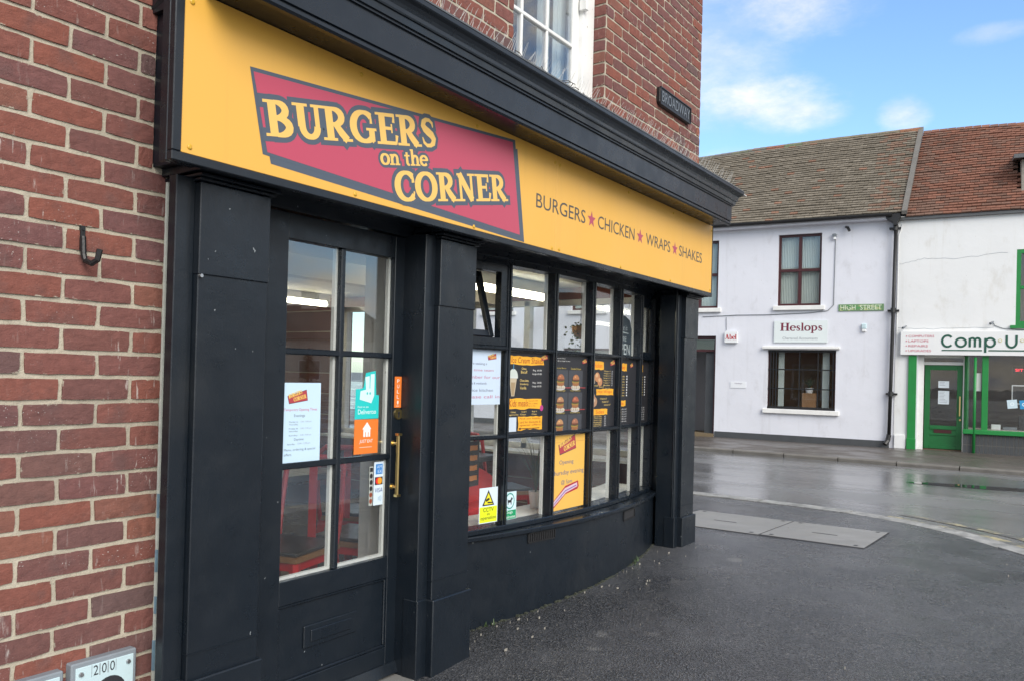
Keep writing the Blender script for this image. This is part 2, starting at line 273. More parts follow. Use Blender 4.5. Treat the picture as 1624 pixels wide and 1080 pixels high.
# ------------------------------------------------------------------ building helpers
WM = {}                                              # world matrices of the roots
def link(o, parent=None):
    col.objects.link(o)
    if parent is not None:
        o.parent = parent; o.matrix_parent_inverse = WM.get(parent.name, Matrix.Identity(4)).inverted()
    return o
def tag(o, label=None, cat=None, group=None, kind=None):
    if label: o['label'] = label
    if cat: o['category'] = cat
    if group: o['group'] = group
    if kind: o['kind'] = kind
    return o
def root(name, loc, label, cat, group=None):
    o = bpy.data.objects.new(name, None); o.empty_display_size = .2; o.location = loc; col.objects.link(o)
    WM[o.name] = Matrix.Translation(loc); return tag(o, label, cat, group)
class MB:
    """collects shapes in world (or given frame) coordinates, then becomes one mesh object"""
    def __init__(s, frame=None): s.v = []; s.f = []; s.c = []; s.fr = frame
    def add(s, vs, fs, c=None):
        n = len(s.v); s.v += [Vector(p) for p in vs]; s.f += [[i + n for i in f] for f in fs]; s.c += [c] * len(fs); return s
    def box(s, x0, x1, y0, y1, z0, z1, c=None):
        return s.add([(x0, y0, z0), (x1, y0, z0), (x1, y1, z0), (x0, y1, z0), (x0, y0, z1), (x1, y0, z1), (x1, y1, z1), (x0, y1, z1)],
                     [(0, 3, 2, 1), (4, 5, 6, 7), (0, 1, 5, 4), (1, 2, 6, 5), (2, 3, 7, 6), (3, 0, 4, 7)], c)
    def obox(s, m, sx, sy, sz, c=None):              # box from a matrix, base centre at the origin
        vs = [m @ Vector((x * sx / 2, y * sy / 2, z * sz)) for z in (0, 1) for x, y in ((-1, -1), (1, -1), (1, 1), (-1, 1))]
        return s.add(vs, [(0, 3, 2, 1), (4, 5, 6, 7), (0, 1, 5, 4), (1, 2, 6, 5), (2, 3, 7, 6), (3, 0, 4, 7)], c)
    def prism(s, poly, a0, a1, axis='y', c=None):    # outline in the two other axes, pulled along one
        def P(p, a): return {'y': (p[0], a, p[1]), 'z': (p[0], p[1], a), 'x': (a, p[0], p[1])}[axis]
        n = len(poly); vs = [P(p, a0) for p in poly] + [P(p, a1) for p in poly]
        return s.add(vs, [tuple(range(n))[::-1], tuple(range(n, 2 * n))] + [(i, (i + 1) % n, n + (i + 1) % n, n + i) for i in range(n)], c)
    def tube(s, pts, r, n=6, c=None, cap=True):
        pts = [Vector(p) for p in pts]; rs = r if isinstance(r, (list, tuple)) else [r] * len(pts); k = len(s.v); rings = []
        for i, p in enumerate(pts):
            d = (pts[min(i + 1, len(pts) - 1)] - pts[max(i - 1, 0)]).normalized()
            a = d.orthogonal().normalized() if i == 0 else (rings[-1] - d * rings[-1].dot(d)).normalized()
            rings.append(a); b = d.cross(a)
            s.v += [p + (a * math.cos(q) + b * math.sin(q)) * rs[i] for q in [2 * math.pi * j / n for j in range(n)]]
        fs = [(k + i * n + j, k + i * n + (j + 1) % n, k + (i + 1) * n + (j + 1) % n, k + (i + 1) * n + j) for i in range(len(pts) - 1) for j in range(n)]
        if cap: fs += [tuple(range(k, k + n))[::-1], tuple(range(k + (len(pts) - 1) * n, k + len(pts) * n))]
        s.f += fs; s.c += [c] * len(fs); return s
    def lathe(s, cx, cy, prof, n=14, c=None):
        k = len(s.v); s.v += [Vector((cx + r * math.cos(2 * math.pi * j / n), cy + r * math.sin(2 * math.pi * j / n), z)) for r, z in prof for j in range(n)]
        fs = [(k + i * n + j, k + i * n + (j + 1) % n, k + (i + 1) * n + (j + 1) % n, k + (i + 1) * n + j) for i in range(len(prof) - 1) for j in range(n)]
        fs += [tuple(range(k, k + n))[::-1], tuple(range(k + (len(prof) - 1) * n, k + len(prof) * n))]; s.f += fs; s.c += [c] * len(fs); return s
    def build(s, name, mat, parent=None, bevel=0, smooth=False, recalc=True, **tags):
        vs = [s.fr @ p for p in s.v] if s.fr is not None else s.v
        me = bpy.data.meshes.new(name); me.from_pydata([tuple(p) for p in vs], [], s.f); me.materials.append(M[mat] if isinstance(mat, str) else mat)
        if any(c is not None for c in s.c):
            at = me.color_attributes.new('Col', 'FLOAT_COLOR', 'CORNER'); k = 0
            for p, c in zip(me.polygons, s.c):
                for li in p.loop_indices: at.data[li].color = (c or (.5, .5, .5)) + (1,)
        if recalc or bevel:
            bm = bmesh.new(); bm.from_mesh(me)
            if recalc: bmesh.ops.recalc_face_normals(bm, faces=bm.faces)
            if bevel:
                es = [e for e in bm.edges if len(e.link_faces) == 2 and e.calc_face_angle(0) > .6]
                bmesh.ops.bevel(bm, geom=es, offset=bevel, segments=1, affect='EDGES', clamp_overlap=True)
            bm.to_mesh(me); bm.free()
        if smooth: me.polygons.foreach_set('use_smooth', [True] * len(me.polygons))
        o = bpy.data.objects.new(name, me)
        if parent is None:                            # a thing's origin stands at its own base
            xs = [v.co for v in me.vertices]; lo = Vector((min(p.x for p in xs), min(p.y for p in xs), min(p.z for p in xs))); hi = Vector((max(p.x for p in xs), max(p.y for p in xs), max(p.z for p in xs)))
            b = Vector(((lo.x + hi.x) / 2, (lo.y + hi.y) / 2, lo.z)); me.transform(Matrix.Translation(-b)); o.location = b
            WM[o.name] = Matrix.Translation(b)
        link(o, parent)
        return tag(o, **tags)
# flat print: coloured outlines in a frame (origin, right, up, out), each layer a fraction of a millimetre proud
TXT = {}
def text_shape(sx):
    if sx not in TXT:
        cu = bpy.data.curves.new('lettering', 'FONT'); cu.body = sx; cu.resolution_u = 3; o = bpy.data.objects.new('lettering', cu); me = o.to_mesh()
        vs = [(v.co.x, v.co.y) for v in me.vertices]; fs = [tuple(p.vertices) for p in me.polygons]; o.to_mesh_clear(); bpy.data.objects.remove(o); bpy.data.curves.remove(cu)
        TXT[sx] = (vs, fs)
    return TXT[sx]
class PB(MB):
    def __init__(s, O, U, V, step=.0004):
        super().__init__(); s.O = Vector(O); s.U = Vector(U).normalized(); s.V = Vector(V).normalized(); s.W = s.U.cross(s.V); s.st = step
    def at(s, u, v, l): return s.O + s.U * u + s.V * v + s.W * (l * s.st)
    def sheet(s, w, h, c, th=.0012, u=0, v=0):
        q = [(u, v), (u + w, v), (u + w, v + h), (u, v + h)]
        return s.add([s.at(a, b, 0) - s.W * th for a, b in q] + [s.at(a, b, 0) for a, b in q], [(3, 2, 1, 0), (4, 5, 6, 7), (0, 1, 5, 4), (1, 2, 6, 5), (2, 3, 7, 6), (3, 0, 4, 7)], c)
    def poly(s, pts, c, l=1): return s.add([s.at(u, v, l) for u, v in pts], [tuple(range(len(pts)))], c)
    def rect(s, u0, v0, u1, v1, c, l=1): return s.poly([(u0, v0), (u1, v0), (u1, v1), (u0, v1)], c, l)
    def oval(s, u, v, a, b, c, l=1, n=18, a0=0, a1=2 * math.pi):
        return s.poly([(u + a * math.cos(a0 + (a1 - a0) * i / n), v + b * math.sin(a0 + (a1 - a0) * i / n)) for i in range(n + (a1 - a0 < 6))], c, l)
    def brush(s, u0, v0, u1, v1, c, l=1, jag=.12):    # a paint-daub block with a ragged outline
        w, h = u1 - u0, v1 - v0; r = random.Random(int(u0 * 9e3 + v0 * 7e3)); P = []
        for i in range(9): P.append((u0 + w * i / 8, v0 + h * jag * r.random()))
        for i in range(1, 4): P.append((u1 - w * .03 * r.random(), v0 + h * i / 4))
        for i in range(9): P.append((u1 - w * i / 8, v1 - h * jag * r.random()))
        for i in range(1, 4): P.append((u0 + w * .03 * r.random(), v1 - h * i / 4))
        return s.poly(P, c, l)
    def text(s, sx, u0, v0, u1, v1, c, l=2, slant=0., keep=False):
        vs, fs = text_shape(sx)
        if not vs: return s
        xs = [p[0] for p in vs]; ys = [p[1] for p in vs]; x0, x1, y0, y1 = min(xs), max(xs), min(ys), max(ys)
        kx = (u1 - u0) / (x1 - x0); ky = (v1 - v0) / (y1 - y0)
        if keep and kx > ky * 1.05: kx = ky; u0 = (u0 + u1 - kx * (x1 - x0)) / 2
        return s.add([s.at(u0 + (x - x0) * kx + (y - y0) * ky * slant, v0 + (y - y0) * ky, l) for x, y in vs], fs, c)
    def stroke(s, pts, c, l=2, grow=0., T=None):      # polyline of (u, v, width)
        P = [Vector(p[:2]) for p in pts]; n = len(P); L, Rr = [], []
        for i in range(n):
            d = (P[min(i + 1, n - 1)] - P[max(i - 1, 0)]); d = d.normalized() if d.length > 0 else Vector((1, 0)); nn = Vector((-d.y, d.x))
            q = P[i] + (d * (-grow if i == 0 else grow if i == n - 1 else 0)); h = pts[i][2] / 2 + grow; L.append(q + nn * h); Rr.append(q - nn * h)
        f = T or (lambda p: p)
        vs = [s.at(*f(p), l + i * .002) for i, p in enumerate(L)] + [s.at(*f(p), l + i * .002) for i, p in enumerate(Rr)]   # never two overlapping faces in one plane
        return s.add(vs, [(i, i + 1, n + i + 1, n + i) for i in range(n - 1)], c)
# a serif face drawn with strokes (cap height 1): each glyph = (advance, strokes)
def arcs(cx, cy, rx, ry, a0, a1, w0, w1, n=12):      # stroke width w0 where it runs flat, w1 where it runs upright
    o = []
    for i in range(n + 1):
        a = R(a0 + (a1 - a0) * i / n); o.append((cx + rx * math.cos(a), cy + ry * math.sin(a), w0 + (w1 - w0) * abs(math.cos(a)) ** 1.3))
    return o
def stem(x, y0, y1, w, sl=.13, sr=.13, top=True, bot=True):
    o = [[(x, y0, w), (x, y1, w)]]
    for y, on, d in ((y0, bot, 1), (y1, top, -1)):
        if on:
            o.append([(x - w / 2 - sl, y + .03 * d, .06), (x + w / 2 + sr, y + .03 * d, .06)])
    return o
K, TH = .25, .085
GL = {
 'B': (.88, stem(.24, 0, 1, K, .12, 0) + [arcs(.34, .745, .30, .215, 95, -95, TH, .23), arcs(.36, .27, .36, .235, 95, -95, TH, .25), [(.3, .965, .07), (.4, .96, .08)], [(.3, .04, .07), (.42, .035, .08)], [(.3, .51, .07), (.42, .515, .08)]]),
 'U': (.94, stem(.24, .34, 1, K, .12, .1, True, False) + stem(.76, .34, 1, .15, .1, .1, True, False) + [arcs(.50, .34, .245, .29, 180, 360, .13, .22)]),
 'R': (.96, stem(.24, 0, 1, K, .12, .1) + [arcs(.36, .72, .31, .235, 95, -95, TH, .24), [(.3, .955, .07), (.4, .955, .08)], [(.3, .485, .07), (.42, .485, .08)], [(.44, .50, .18), (.62, .25, .22), (.82, .03, .22)], [(.66, .03, .06), (1.0, .03, .06)]]),
 'G': (1.0, [arcs(.52, .5, .40, .455, 48, 318, .10, .27, 20), [(.80, .88, .05), (.80, .62, .09)], [(.80, .06, .22), (.80, .40, .22)], [(.60, .43, .06), (.98, .43, .06)], [(.74, .17, .12), (.86, .05, .12)]]),
 'E': (.84, stem(.24, 0, 1, K, .12, 0) + [[(.3, .955, .09), (.74, .955, .09)], [(.73, .99, .05), (.70, .72, .10)], [(.3, .52, .08), (.60, .52, .08)], [(.61, .66, .05), (.61, .38, .05)], [(.3, .045, .09), (.74, .045, .09)], [(.75, .01, .05), (.80, .30, .12)]]),
 'S': (.74, [[(.62, .70, .03), (.60, .84, .09), (.48, .94, .10), (.34, .945, .12), (.22, .86, .18), (.19, .74, .22), (.26, .62, .23), (.40, .52, .25), (.54, .42, .24), (.62, .28, .22), (.58, .14, .18), (.46, .06, .11), (.30, .05, .10), (.17, .15, .09), (.12, .32, .03)]]),
 'C': (.90, [arcs(.52, .5, .40, .455, 46, 314, .10, .27, 20), [(.80, .92, .06), (.82, .63, .12)], [(.80, .17, .08), (.84, .32, .05)]]),
 'O': (1.04, [arcs(.52, .5, .40, .455, 90, 450, .10, .27, 26)]),
 'N': (1.02, stem(.22, 0, 1, .12, .12, .12, False, True) + stem(.80, 0, 1, .12, .12, .12, True, False) + [[(.20, .98, .24), (.80, .04, .24)], [(.06, .97, .06), (.34, .97, .06)]]),
 'H': (1.04, stem(.24, 0, 1, K, .1, .1) + stem(.80, 0, 1, K, .1, .1) + [[(.3, .51, .07), (.75, .51, .07)]]),
 'A': (.98, [[(.16, 0, .09), (.47, .98, .09)], [(.44, .98, .24), (.80, .03, .24)], [(.26, .33, .07), (.66, .33, .07)], [(.02, .03, .06), (.30, .03, .06)], [(.62, .03, .06), (.98, .03, .06)]]),
 'o': (.66, [arcs(.34, .33, .25, .30, 90, 450, .08, .20, 20)]),
 'n': (.74, stem(.18, 0, .64, .18, .08, .07, False) + stem(.56, 0, .42, .18, .07, .08, False) + [[(.04, .60, .06), (.2, .60, .06)], arcs(.39, .40, .17, .21, 165, 0, .09, .18, 8)]),
 't': (.46, [[(.22, .12, .18), (.22, .80, .14)], [(.04, .60, .06), (.42, .60, .06)], arcs(.32, .15, .10, .12, 190, 300, .09, .14, 6)]),
 'h': (.74, stem(.18, 0, 1, .18, .08, .07, False) + stem(.56, 0, .42, .18, .07, .08, False) + [[(.04, .97, .06), (.2, .97, .06)], arcs(.39, .40, .17, .21, 165, 0, .09, .18, 8)]),
 'e': (.62, [arcs(.33, .33, .25, .30, 0, 318, .08, .20, 18), [(.14, .36, .06), (.58, .36, .06)]]),
 's': (.52, [[(.43, .47, .03), (.40, .58, .07), (.26, .615, .09), (.15, .55, .15), (.16, .42, .17), (.30, .33, .18), (.41, .22, .17), (.38, .08, .12), (.24, .035, .08), (.12, .08, .07), (.08, .22, .03)]]),
 'l': (.36, stem(.18, 0, 1, .19, .08, .08, False) + [[(.04, .97, .06), (.2, .97, .06)]]),
 'p': (.72, stem(.19, -.30, .62, .18, .08, .07, False) + [[(.04, .60, .06), (.2, .60, .06)], arcs(.36, .33, .25, .29, 140, -140, .08, .20, 14)]),
 'b': (.72, stem(.19, 0, 1, .18, .08, 0, False, False) + [[(.04, .97, .06), (.2, .97, .06)], arcs(.36, .33, .25, .29, 140, -140, .08, .20, 14)]),
 ' ': (.34, [])}
def serif(pb, sx, x, z, h, width, ang, c, l, grow=0.):
    tot = sum(GL[ch][0] for ch in sx); k = width / tot; ca, sa = math.cos(R(ang)), math.sin(R(ang)); cur = 0; n = 0
    for ch in sx:
        adv, st = GL[ch]
        for pts in st:
            # strokes of one letter never share a plane
            pb.stroke([((px + cur) * k, py * h, w * (k + h) / 2) for px, py, w in pts], c, l + n * .022, grow, T=lambda p: (x + p[0] * ca - p[1] * sa, z + p[0] * sa + p[1] * ca)); n += 1
        cur += adv
def logo(pb, x, z, w, l=2, rot=0):                   # the shop's badge at a small size, print only
    h = w * .46; Cs, Cp, Cy = srgb('#46434a'), (.42, .05, .07), (.85, .58, .14); ca, sa = math.cos(R(rot)), math.sin(R(rot))
    T = lambda a, b: (x + a * w * ca - b * h * sa, z + a * w * sa + b * h * ca)
    pb.poly([T(0, .62), T(.96, 1.02), T(1, .08), T(.06, -.06)], Cs, l); pb.poly([T(.015, .60), T(.945, .97), T(.985, .11), T(.07, 0)], Cp, l + 1)
    serif(pb, 'BURGERS', *T(.07, .40), h * .34, w * .68, 13 + rot, Cy, l + 2); serif(pb, 'CORNER', *T(.30, .10), h * .34, w * .64, 9 + rot, Cy, l + 2)

# ------------------------------------------------------------------ ground, road, pavements
def lerp(x, xs, ys):
    if x <= xs[0]: return ys[0]
    for i in range(len(xs) - 1):
        if x <= xs[i + 1]: return ys[i] + (ys[i + 1] - ys[i]) * (x - xs[i]) / (xs[i + 1] - xs[i])
    return ys[-1]
def gz(x): return lerp(x, [-3, 1.5, 2.78, 3.04, 4, 5.7, 7.05, 8.75], [.03, .06, .112, .132, .178, .24, .20, .15])
ROAD = .10
MB().add([(-400, -400, -.3), (900, -400, -.3), (900, 500, -.3), (-400, 500, -.3)], [(0, 1, 2, 3)]).build('ground', 'far_pavement', kind='structure')
m = MB(); m.add([(-60, -70, ROAD), (70, -70, ROAD), (70, 90, ROAD), (-60, 90, ROAD)], [(0, 1, 2, 3)]); m.build('road', 'road', kind='structure')
KERB = [(-14, -.75), (2, -.75), (4, -.68), (5, -.55), (5.9, -.36), (6.6, -.10), (7.18, .235), (7.58, .52), (7.97, .81), (8.265, 1.149), (8.58, 1.72), (8.69, 2.21), (8.74, 2.75), (8.76, 3.4), (8.76, 5), (8.76, 30)]
def smooth_curve(pts, step=.12):
    out = []
    P = [Vector(p) for p in pts]
    for i in range(len(P) - 1):
        p0, p1, p2, p3 = P[max(i - 1, 0)], P[i], P[i + 1], P[min(i + 2, len(P) - 1)]; L = (p2 - p1).length; n = max(1, int(L / step)) if L < 3 else max(1, int(L / .9))
        for k in range(n):
            t_ = k / n
            if L > 3: out.append(p1.lerp(p2, t_)); continue
            m1 = (p2 - p0) * .5 * min(1, L / max((p1 - p0).length, 1e-3) if i else 1); m2 = (p3 - p1) * .5 * min(1, L / max((p3 - p2).length, 1e-3))
            h = [2 * t_ ** 3 - 3 * t_ ** 2 + 1, t_ ** 3 - 2 * t_ ** 2 + t_, -2 * t_ ** 3 + 3 * t_ ** 2, t_ ** 3 - t_ ** 2]
            out.append(p1 * h[0] + m1 * h[1] + p2 * h[2] + m2 * h[3])
    out.append(P[-1]); return out
KC = smooth_curve(KERB)
def kz(p): return gz(p.x)
def yk(x):
    for a, b in zip(KC, KC[1:]):
        if a.x <= x <= b.x + 1e-9 and b.x > a.x: return a.y + (b.y - a.y) * (x - a.x) / (b.x - a.x)
    return 2.7
xs = [-14 + i for i in range(14)] + [i * .12 for i in range(0, 73)] + [8.70, 8.75]
m = MB(); vs = []; NY = 26
for x in xs:
    y0 = yk(x)
    for j in range(NY + 1):
        tt = j / NY; y = y0 + (14 - y0) * tt ** 1.6
        vs.append((x, y, gz(x) + .002 * math.sin(x * 2.1 + y * 1.3) * min(1, tt * 8)))
m.add(vs, [(i * (NY + 1) + j, (i + 1) * (NY + 1) + j, (i + 1) * (NY + 1) + j + 1, i * (NY + 1) + j + 1) for i in range(len(xs) - 1) for j in range(NY)])
pav = m.build('pavement', 'tarmac', smooth=True, kind='structure')
# kerb stones along the rounded corner
kerb = bpy.data.objects.new('kerb', None); kerb.location = (8.4, 2.5, ROAD); col.objects.link(kerb); WM['kerb'] = Matrix.Translation((8.4, 2.5, ROAD)); kerb['kind'] = 'structure'
def kerb_run(C, width, top, mat, parent, length=.9, bottom=ROAD - .1):
    seg = []; acc = 0; cur = [C[0]]
    for a, b in zip(C, C[1:]):
        cur.append(b); acc += (b - a).length
        if acc >= length: seg.append(cur); cur = [b]; acc = 0
    if len(cur) > 1: seg.append(cur)
    for sg in seg:
        sg = [p.copy() for p in sg]; d0 = (sg[1] - sg[0]).normalized(); sg[0] += d0 * .008; sg[-1] -= (sg[-1] - sg[-2]).normalized() * .008
        vs = []; dz = rnd.uniform(-.004, .004)
        for i, p in enumerate(sg):
            d = (sg[min(i + 1, len(sg) - 1)] - sg[max(i - 1, 0)]).normalized(); o_ = Vector((d.y, -d.x)); z = top(p) + dz
            q = p + o_ * width
            vs += [(p.x, p.y, bottom), (p.x, p.y, z), (q.x - o_.x * .02, q.y - o_.y * .02, z - .002), (q.x, q.y, z - .022), (q.x, q.y, bottom)]
        n = len(sg); fs = [(i * 5 + j, i * 5 + (j + 1) % 5, (i + 1) * 5 + (j + 1) % 5, (i + 1) * 5 + j) for i in range(n - 1) for j in range(5)] + [(0, 1, 2, 3, 4), tuple((n - 1) * 5 + j for j in (4, 3, 2, 1, 0))]
        MB().add(vs, fs).build('kerb_stone', mat, parent)
kerb_run([p + Vector((0, 0)) for p in KC if -6 < p.x and p.y < 14], .23, lambda p: kz(p) + .004, 'kerb_stone', kerb)
# worn double yellow lines following the kerb
def off_strip(C, o0, o1, z):
    vs = []; fs = []
    for i, p in enumerate(C):
        d = (C[min(i + 1, len(C) - 1)] - C[max(i - 1, 0)]).normalized(); n_ = Vector((d.y, -d.x)); a, b = p + n_ * o0, p + n_ * o1; vs += [(a.x, a.y, z), (b.x, b.y, z)]
    return vs, [(2 * i, 2 * i + 1, 2 * i + 3, 2 * i + 2) for i in range(len(C) - 1)]
LC = [p for p in KC if p.x > -6 and p.y < 1.75]
for a, b in ((.48, .58), (.72, .82)):
    MB().add(*off_strip(LC, a, b, ROAD + .004)).build('yellow_line', 'yellow_line', kind='structure')
# concrete cover slabs in the pavement
def sloped(x0, x1, y0, y1, lo, hi):
    V = [(x, y, gz(x) + h) for h in (lo, hi) for x, y in ((x0, y0), (x1, y0), (x1, y1), (x0, y1))]
    return MB().add(V, [(0, 3, 2, 1), (4, 5, 6, 7), (0, 1, 5, 4), (1, 2, 6, 5), (2, 3, 7, 6), (3, 0, 4, 7)])
for (x0, x1, y0, y1) in ((6.56, 7.545, 1.25, 2.03), (6.53, 7.535, 2.042, 2.92)):
    o = sloped(x0, x1, y0, y1, -.05, .0045).build('paving_slab', 'slab_concrete', pav, bevel=.003)
    ym = (y0 + y1) / 2; sloped(7.0, 7.02, ym - .10, ym + .10, -.01, .006).build('lifting_slot', 'iron', o)
    for ex, ey in ((x0 + .06, y0 + .07), (x1 - .06, y0 + .07), (x0 + .06, y1 - .07), (x1 - .06, y1 - .07)):
        sloped(ex - .02, ex + .02, ey - .014, ey + .014, -.01, .006).build('key_hole', 'iron', o)
sloped(6.520, 7.555, 1.240, 2.932, -.05, .0025).build('slab_bed', 'skin_dark', pav)
# puddle on the road
r = random.Random(3)
P = [(12.6 + .16 * math.cos(a) * (1 + .4 * r.random()) - .35 * math.sin(a) * .5, .95 + .95 * math.sin(a) * (.8 + .3 * r.random()), ROAD + .004) for a in [2 * math.pi * i / 26 for i in range(26)]]
MB().add(P, [tuple(range(26))]).build('puddle', 'puddle_water', kind='structure')
# far side: kerb and pavement
FX = 14.75
fk = bpy.data.objects.new('far_kerb', None); fk.location = (FX, 3, ROAD); col.objects.link(fk); WM['far_kerb'] = Matrix.Translation((FX, 3, ROAD)); fk['kind'] = 'structure'
kerb_run([Vector((FX + .14 + .02 * math.sin(i * .5), 24 - i * .46)) for i in range(76)][::-1], -.0 + .14, lambda p: .175, 'kerb_dark', fk) if False else None
C = [Vector((FX + .14 + .03 * math.sin(i * .12), -11 + i * .46)) for i in range(76)]
kerb_run(C[::-1], .14, lambda p: .172, 'kerb_dark', fk)
m = MB(); vs = []
for i in range(77):
    y = -11 + i * .46
    for j, x in enumerate((FX + .135, 15.6, 16.6, 17.6, 20)): vs.append((x, y, .166 - .013 * j + .004 * math.sin(y * 1.7 + j)))
m.add(vs, [(i * 5 + j, i * 5 + j + 1, (i + 1) * 5 + j + 1, (i + 1) * 5 + j) for i in range(76) for j in range(4)]); m.build('far_pavement', 'far_pavement', smooth=True, kind='structure')

# ------------------------------------------------------------------ the corner shop
WY = 2.466                                           # face of the bricks
shop = root('corner_shop', (3.9, WY, .15), 'red brick corner building with a black painted bow window shopfront', 'shop')
wall = MB()
MY = WY + .0055
wall.box(-4, 1.569, MY, 2.72, -.2, 2.16); wall.box(-4, 1.52, MY, 2.72, 2.16, 5.6); wall.box(1.52, 3.53, MY, 2.72, 2.18, 5.6); wall.box(4.565, 6.163, MY, 2.72, 2.18, 5.6)
wall.box(3.53, 4.565, MY, 2.72, 2.18, 2.86); wall.box(3.53, 4.565, MY, 2.72, 4.75, 5.6)
wall = wall.build('wall', 'mortar', shop)
variants = []
for k in range(7):
    r = random.Random(40 + k); nx, nz = 6, 3; L, H, D_ = .2035, .0612, .085; vs = []; fs = []
    for j in range(nz + 1):
        for i in range(nx + 1):
            u, v = i / nx, j / nz; ex = (i in (0, nx)); ez = (j in (0, nz))
            x = -L / 2 + L * u + (r.uniform(-.0014, .0014) if ex else r.uniform(-.004, .004)); z = -H / 2 + H * v + (r.uniform(-.0013, .0010) if ez else r.uniform(-.003, .003))
            if ex and ez: x *= 1 - .03 * r.random() ** 2; z *= 1 - .12 * r.random() ** 2
            y = (.0008 if (ex or ez) else 0) + (.0012 if (ex and ez) else 0) + r.uniform(-.0008, .0008); vs.append((x, y, z))
    fs += [(j * (nx + 1) + i, j * (nx + 1) + i + 1, (j + 1) * (nx + 1) + i + 1, (j + 1) * (nx + 1) + i) for j in range(nz) for i in range(nx)]
    bd = [i for i in range(nx + 1)] + [(j + 1) * (nx + 1) + nx for j in range(nz)] + [nz * (nx + 1) + i for i in range(nx - 1, -1, -1)] + [j * (nx + 1) for j in range(nz - 1, 0, -1)]
    k0 = len(vs); vs += [(vs[b][0], D_, vs[b][2]) for b in bd]; n = len(bd)
    fs += [(bd[(i + 1) % n], bd[i], k0 + i, k0 + (i + 1) % n) for i in range(n)]
    me = bpy.data.meshes.new('brick'); me.from_pydata(vs, [], fs); me.materials.append(M['brick']); variants.append(me)
def brick(x0, x1, zc, y=WY, rz=0., parent=wall):
    o = bpy.data.objects.new('brick', rnd.choice(variants)); L = x1 - x0
    o.location = ((x0 + x1) / 2, y + rnd.uniform(-.0015, .0015), zc); o.rotation_euler = (rnd.uniform(-.008, .008), rnd.uniform(-.006, .006) + (math.pi if rnd.random() < .0 else 0), rz + rnd.uniform(-.006, .006))
    o.scale = (L / .2035, 1, 1 + rnd.uniform(-.015, .015)); link(o, parent); return o
P_ = .2175; J = .0135
rest = MB()
def rest_brick(x0, x1, zc): rest.box(x0, x1, WY + rnd.uniform(0, .002), WY + .05, zc - .0305, zc + .0305)
def course(z0, x_joint, xa, xb, seen):               # bricks between xa and xb with joints at x_joint + n * pitch
    k = math.floor((xa - x_joint) / P_) - 1
    while True:
        a, b = x_joint + k * P_ + J / 2, x_joint + (k + 1) * P_ - J / 2; k += 1
        if a >= xb - .03: break
        if b <= xa + .03: continue
        a, b = max(a, xa + (J * .4 if a < xa else 0)), min(b, xb)
        (brick if seen(a, b, z0) else rest_brick)(a, b, z0)
k = 0; z = 2.3785 - .0746 * 32
while z < 5.5:
    zc = z + .0373; par = (round((zc - .8495) / .0746)) % 2
    course(zc, 1.343 if par == 0 else 1.234, -3.9, (1.555 if zc < 2.10 else 1.506), lambda a, b, zz: b > .98 and .40 < zz < 2.80)
    z += .0746
z = 3.8232 - .0751 * 13
while z < 5.5:
    zc = z + .03755; par = (round((zc - 3.7847) / .0751)) % 2
    course(zc, 4.67 if par == 0 else 4.79, 4.56, 6.163, lambda a, b, zz: zz < 4.32 - .0 and (zz < 3.1 + (b - 4.5) * .95 + .75))
    course(zc, 4.67 if par == 0 else 4.79, 1.52, 3.53, lambda a, b, zz: zz < 3.45 and a > 2.4 and (zz - 2.85) < (a - 2.3) * .75)
    # brick ends in the window reveal
    if z < 4.6:
        o = brick(0, .098, zc, rz=-math.pi / 2); o.location = (4.557, 2.522, zc); o.rotation_euler.z = -math.pi / 2
    z += .0751
rest.build('brickwork', 'brick_plain', wall, kind='stuff')
# side wall of the building with the shop's windows on the other street
sw = MB()
sw.box(6.163, 6.17, MY, 9, 2.1, 5.6); sw.box(6.0, 6.163, 2.72, 9, 2.1, 5.6); sw.box(6.0, 6.17, 2.72, 9, -.2, .80); sw.box(6.0, 6.17, 6.3, 9, .80, 2.1); sw.box(5.80, 6.17, 2.47, 2.72, -.2, 2.18)
sw.build('side_wall', 'far_brick', shop)
m = MB(); m.box(-4, 6.17, 8.9, 9.05, -.2, 5.6); m.box(-4.1, -3.95, 2.72, 9, -.2, 5.6); m.build('rear_wall', 'far_brick', shop)
MB().box(-4, 6.1, 2.7, 9, 5.4, 5.6).build('flat_roof', 'lead', shop)
# fascia: backing box, frame round the sign
m = MB(); m.box(1.508, 5.80, 2.218, 2.50, 2.10, 2.62); m.box(1.412, 1.508, 2.222, 2.262, 2.062, 2.60); m.build('fascia_board', 'black_paint', shop, bevel=.003)
m = MB(); m.box(1.398, 5.802, 2.194, 2.222, 2.057, 2.0865); m.box(1.398, 1.4295, 2.194, 2.222, 2.0865, 2.585); m.box(5.7935, 5.802, 2.196, 2.222, 2.0865, 2.585)
m.box(1.398, 1.412, 2.222, 2.262, 2.057, 2.585); m.box(5.79, 5.802, 2.222, 2.47, 2.057, 2.585); m.build('fascia_frame', 'rail_paint', shop, bevel=.003)
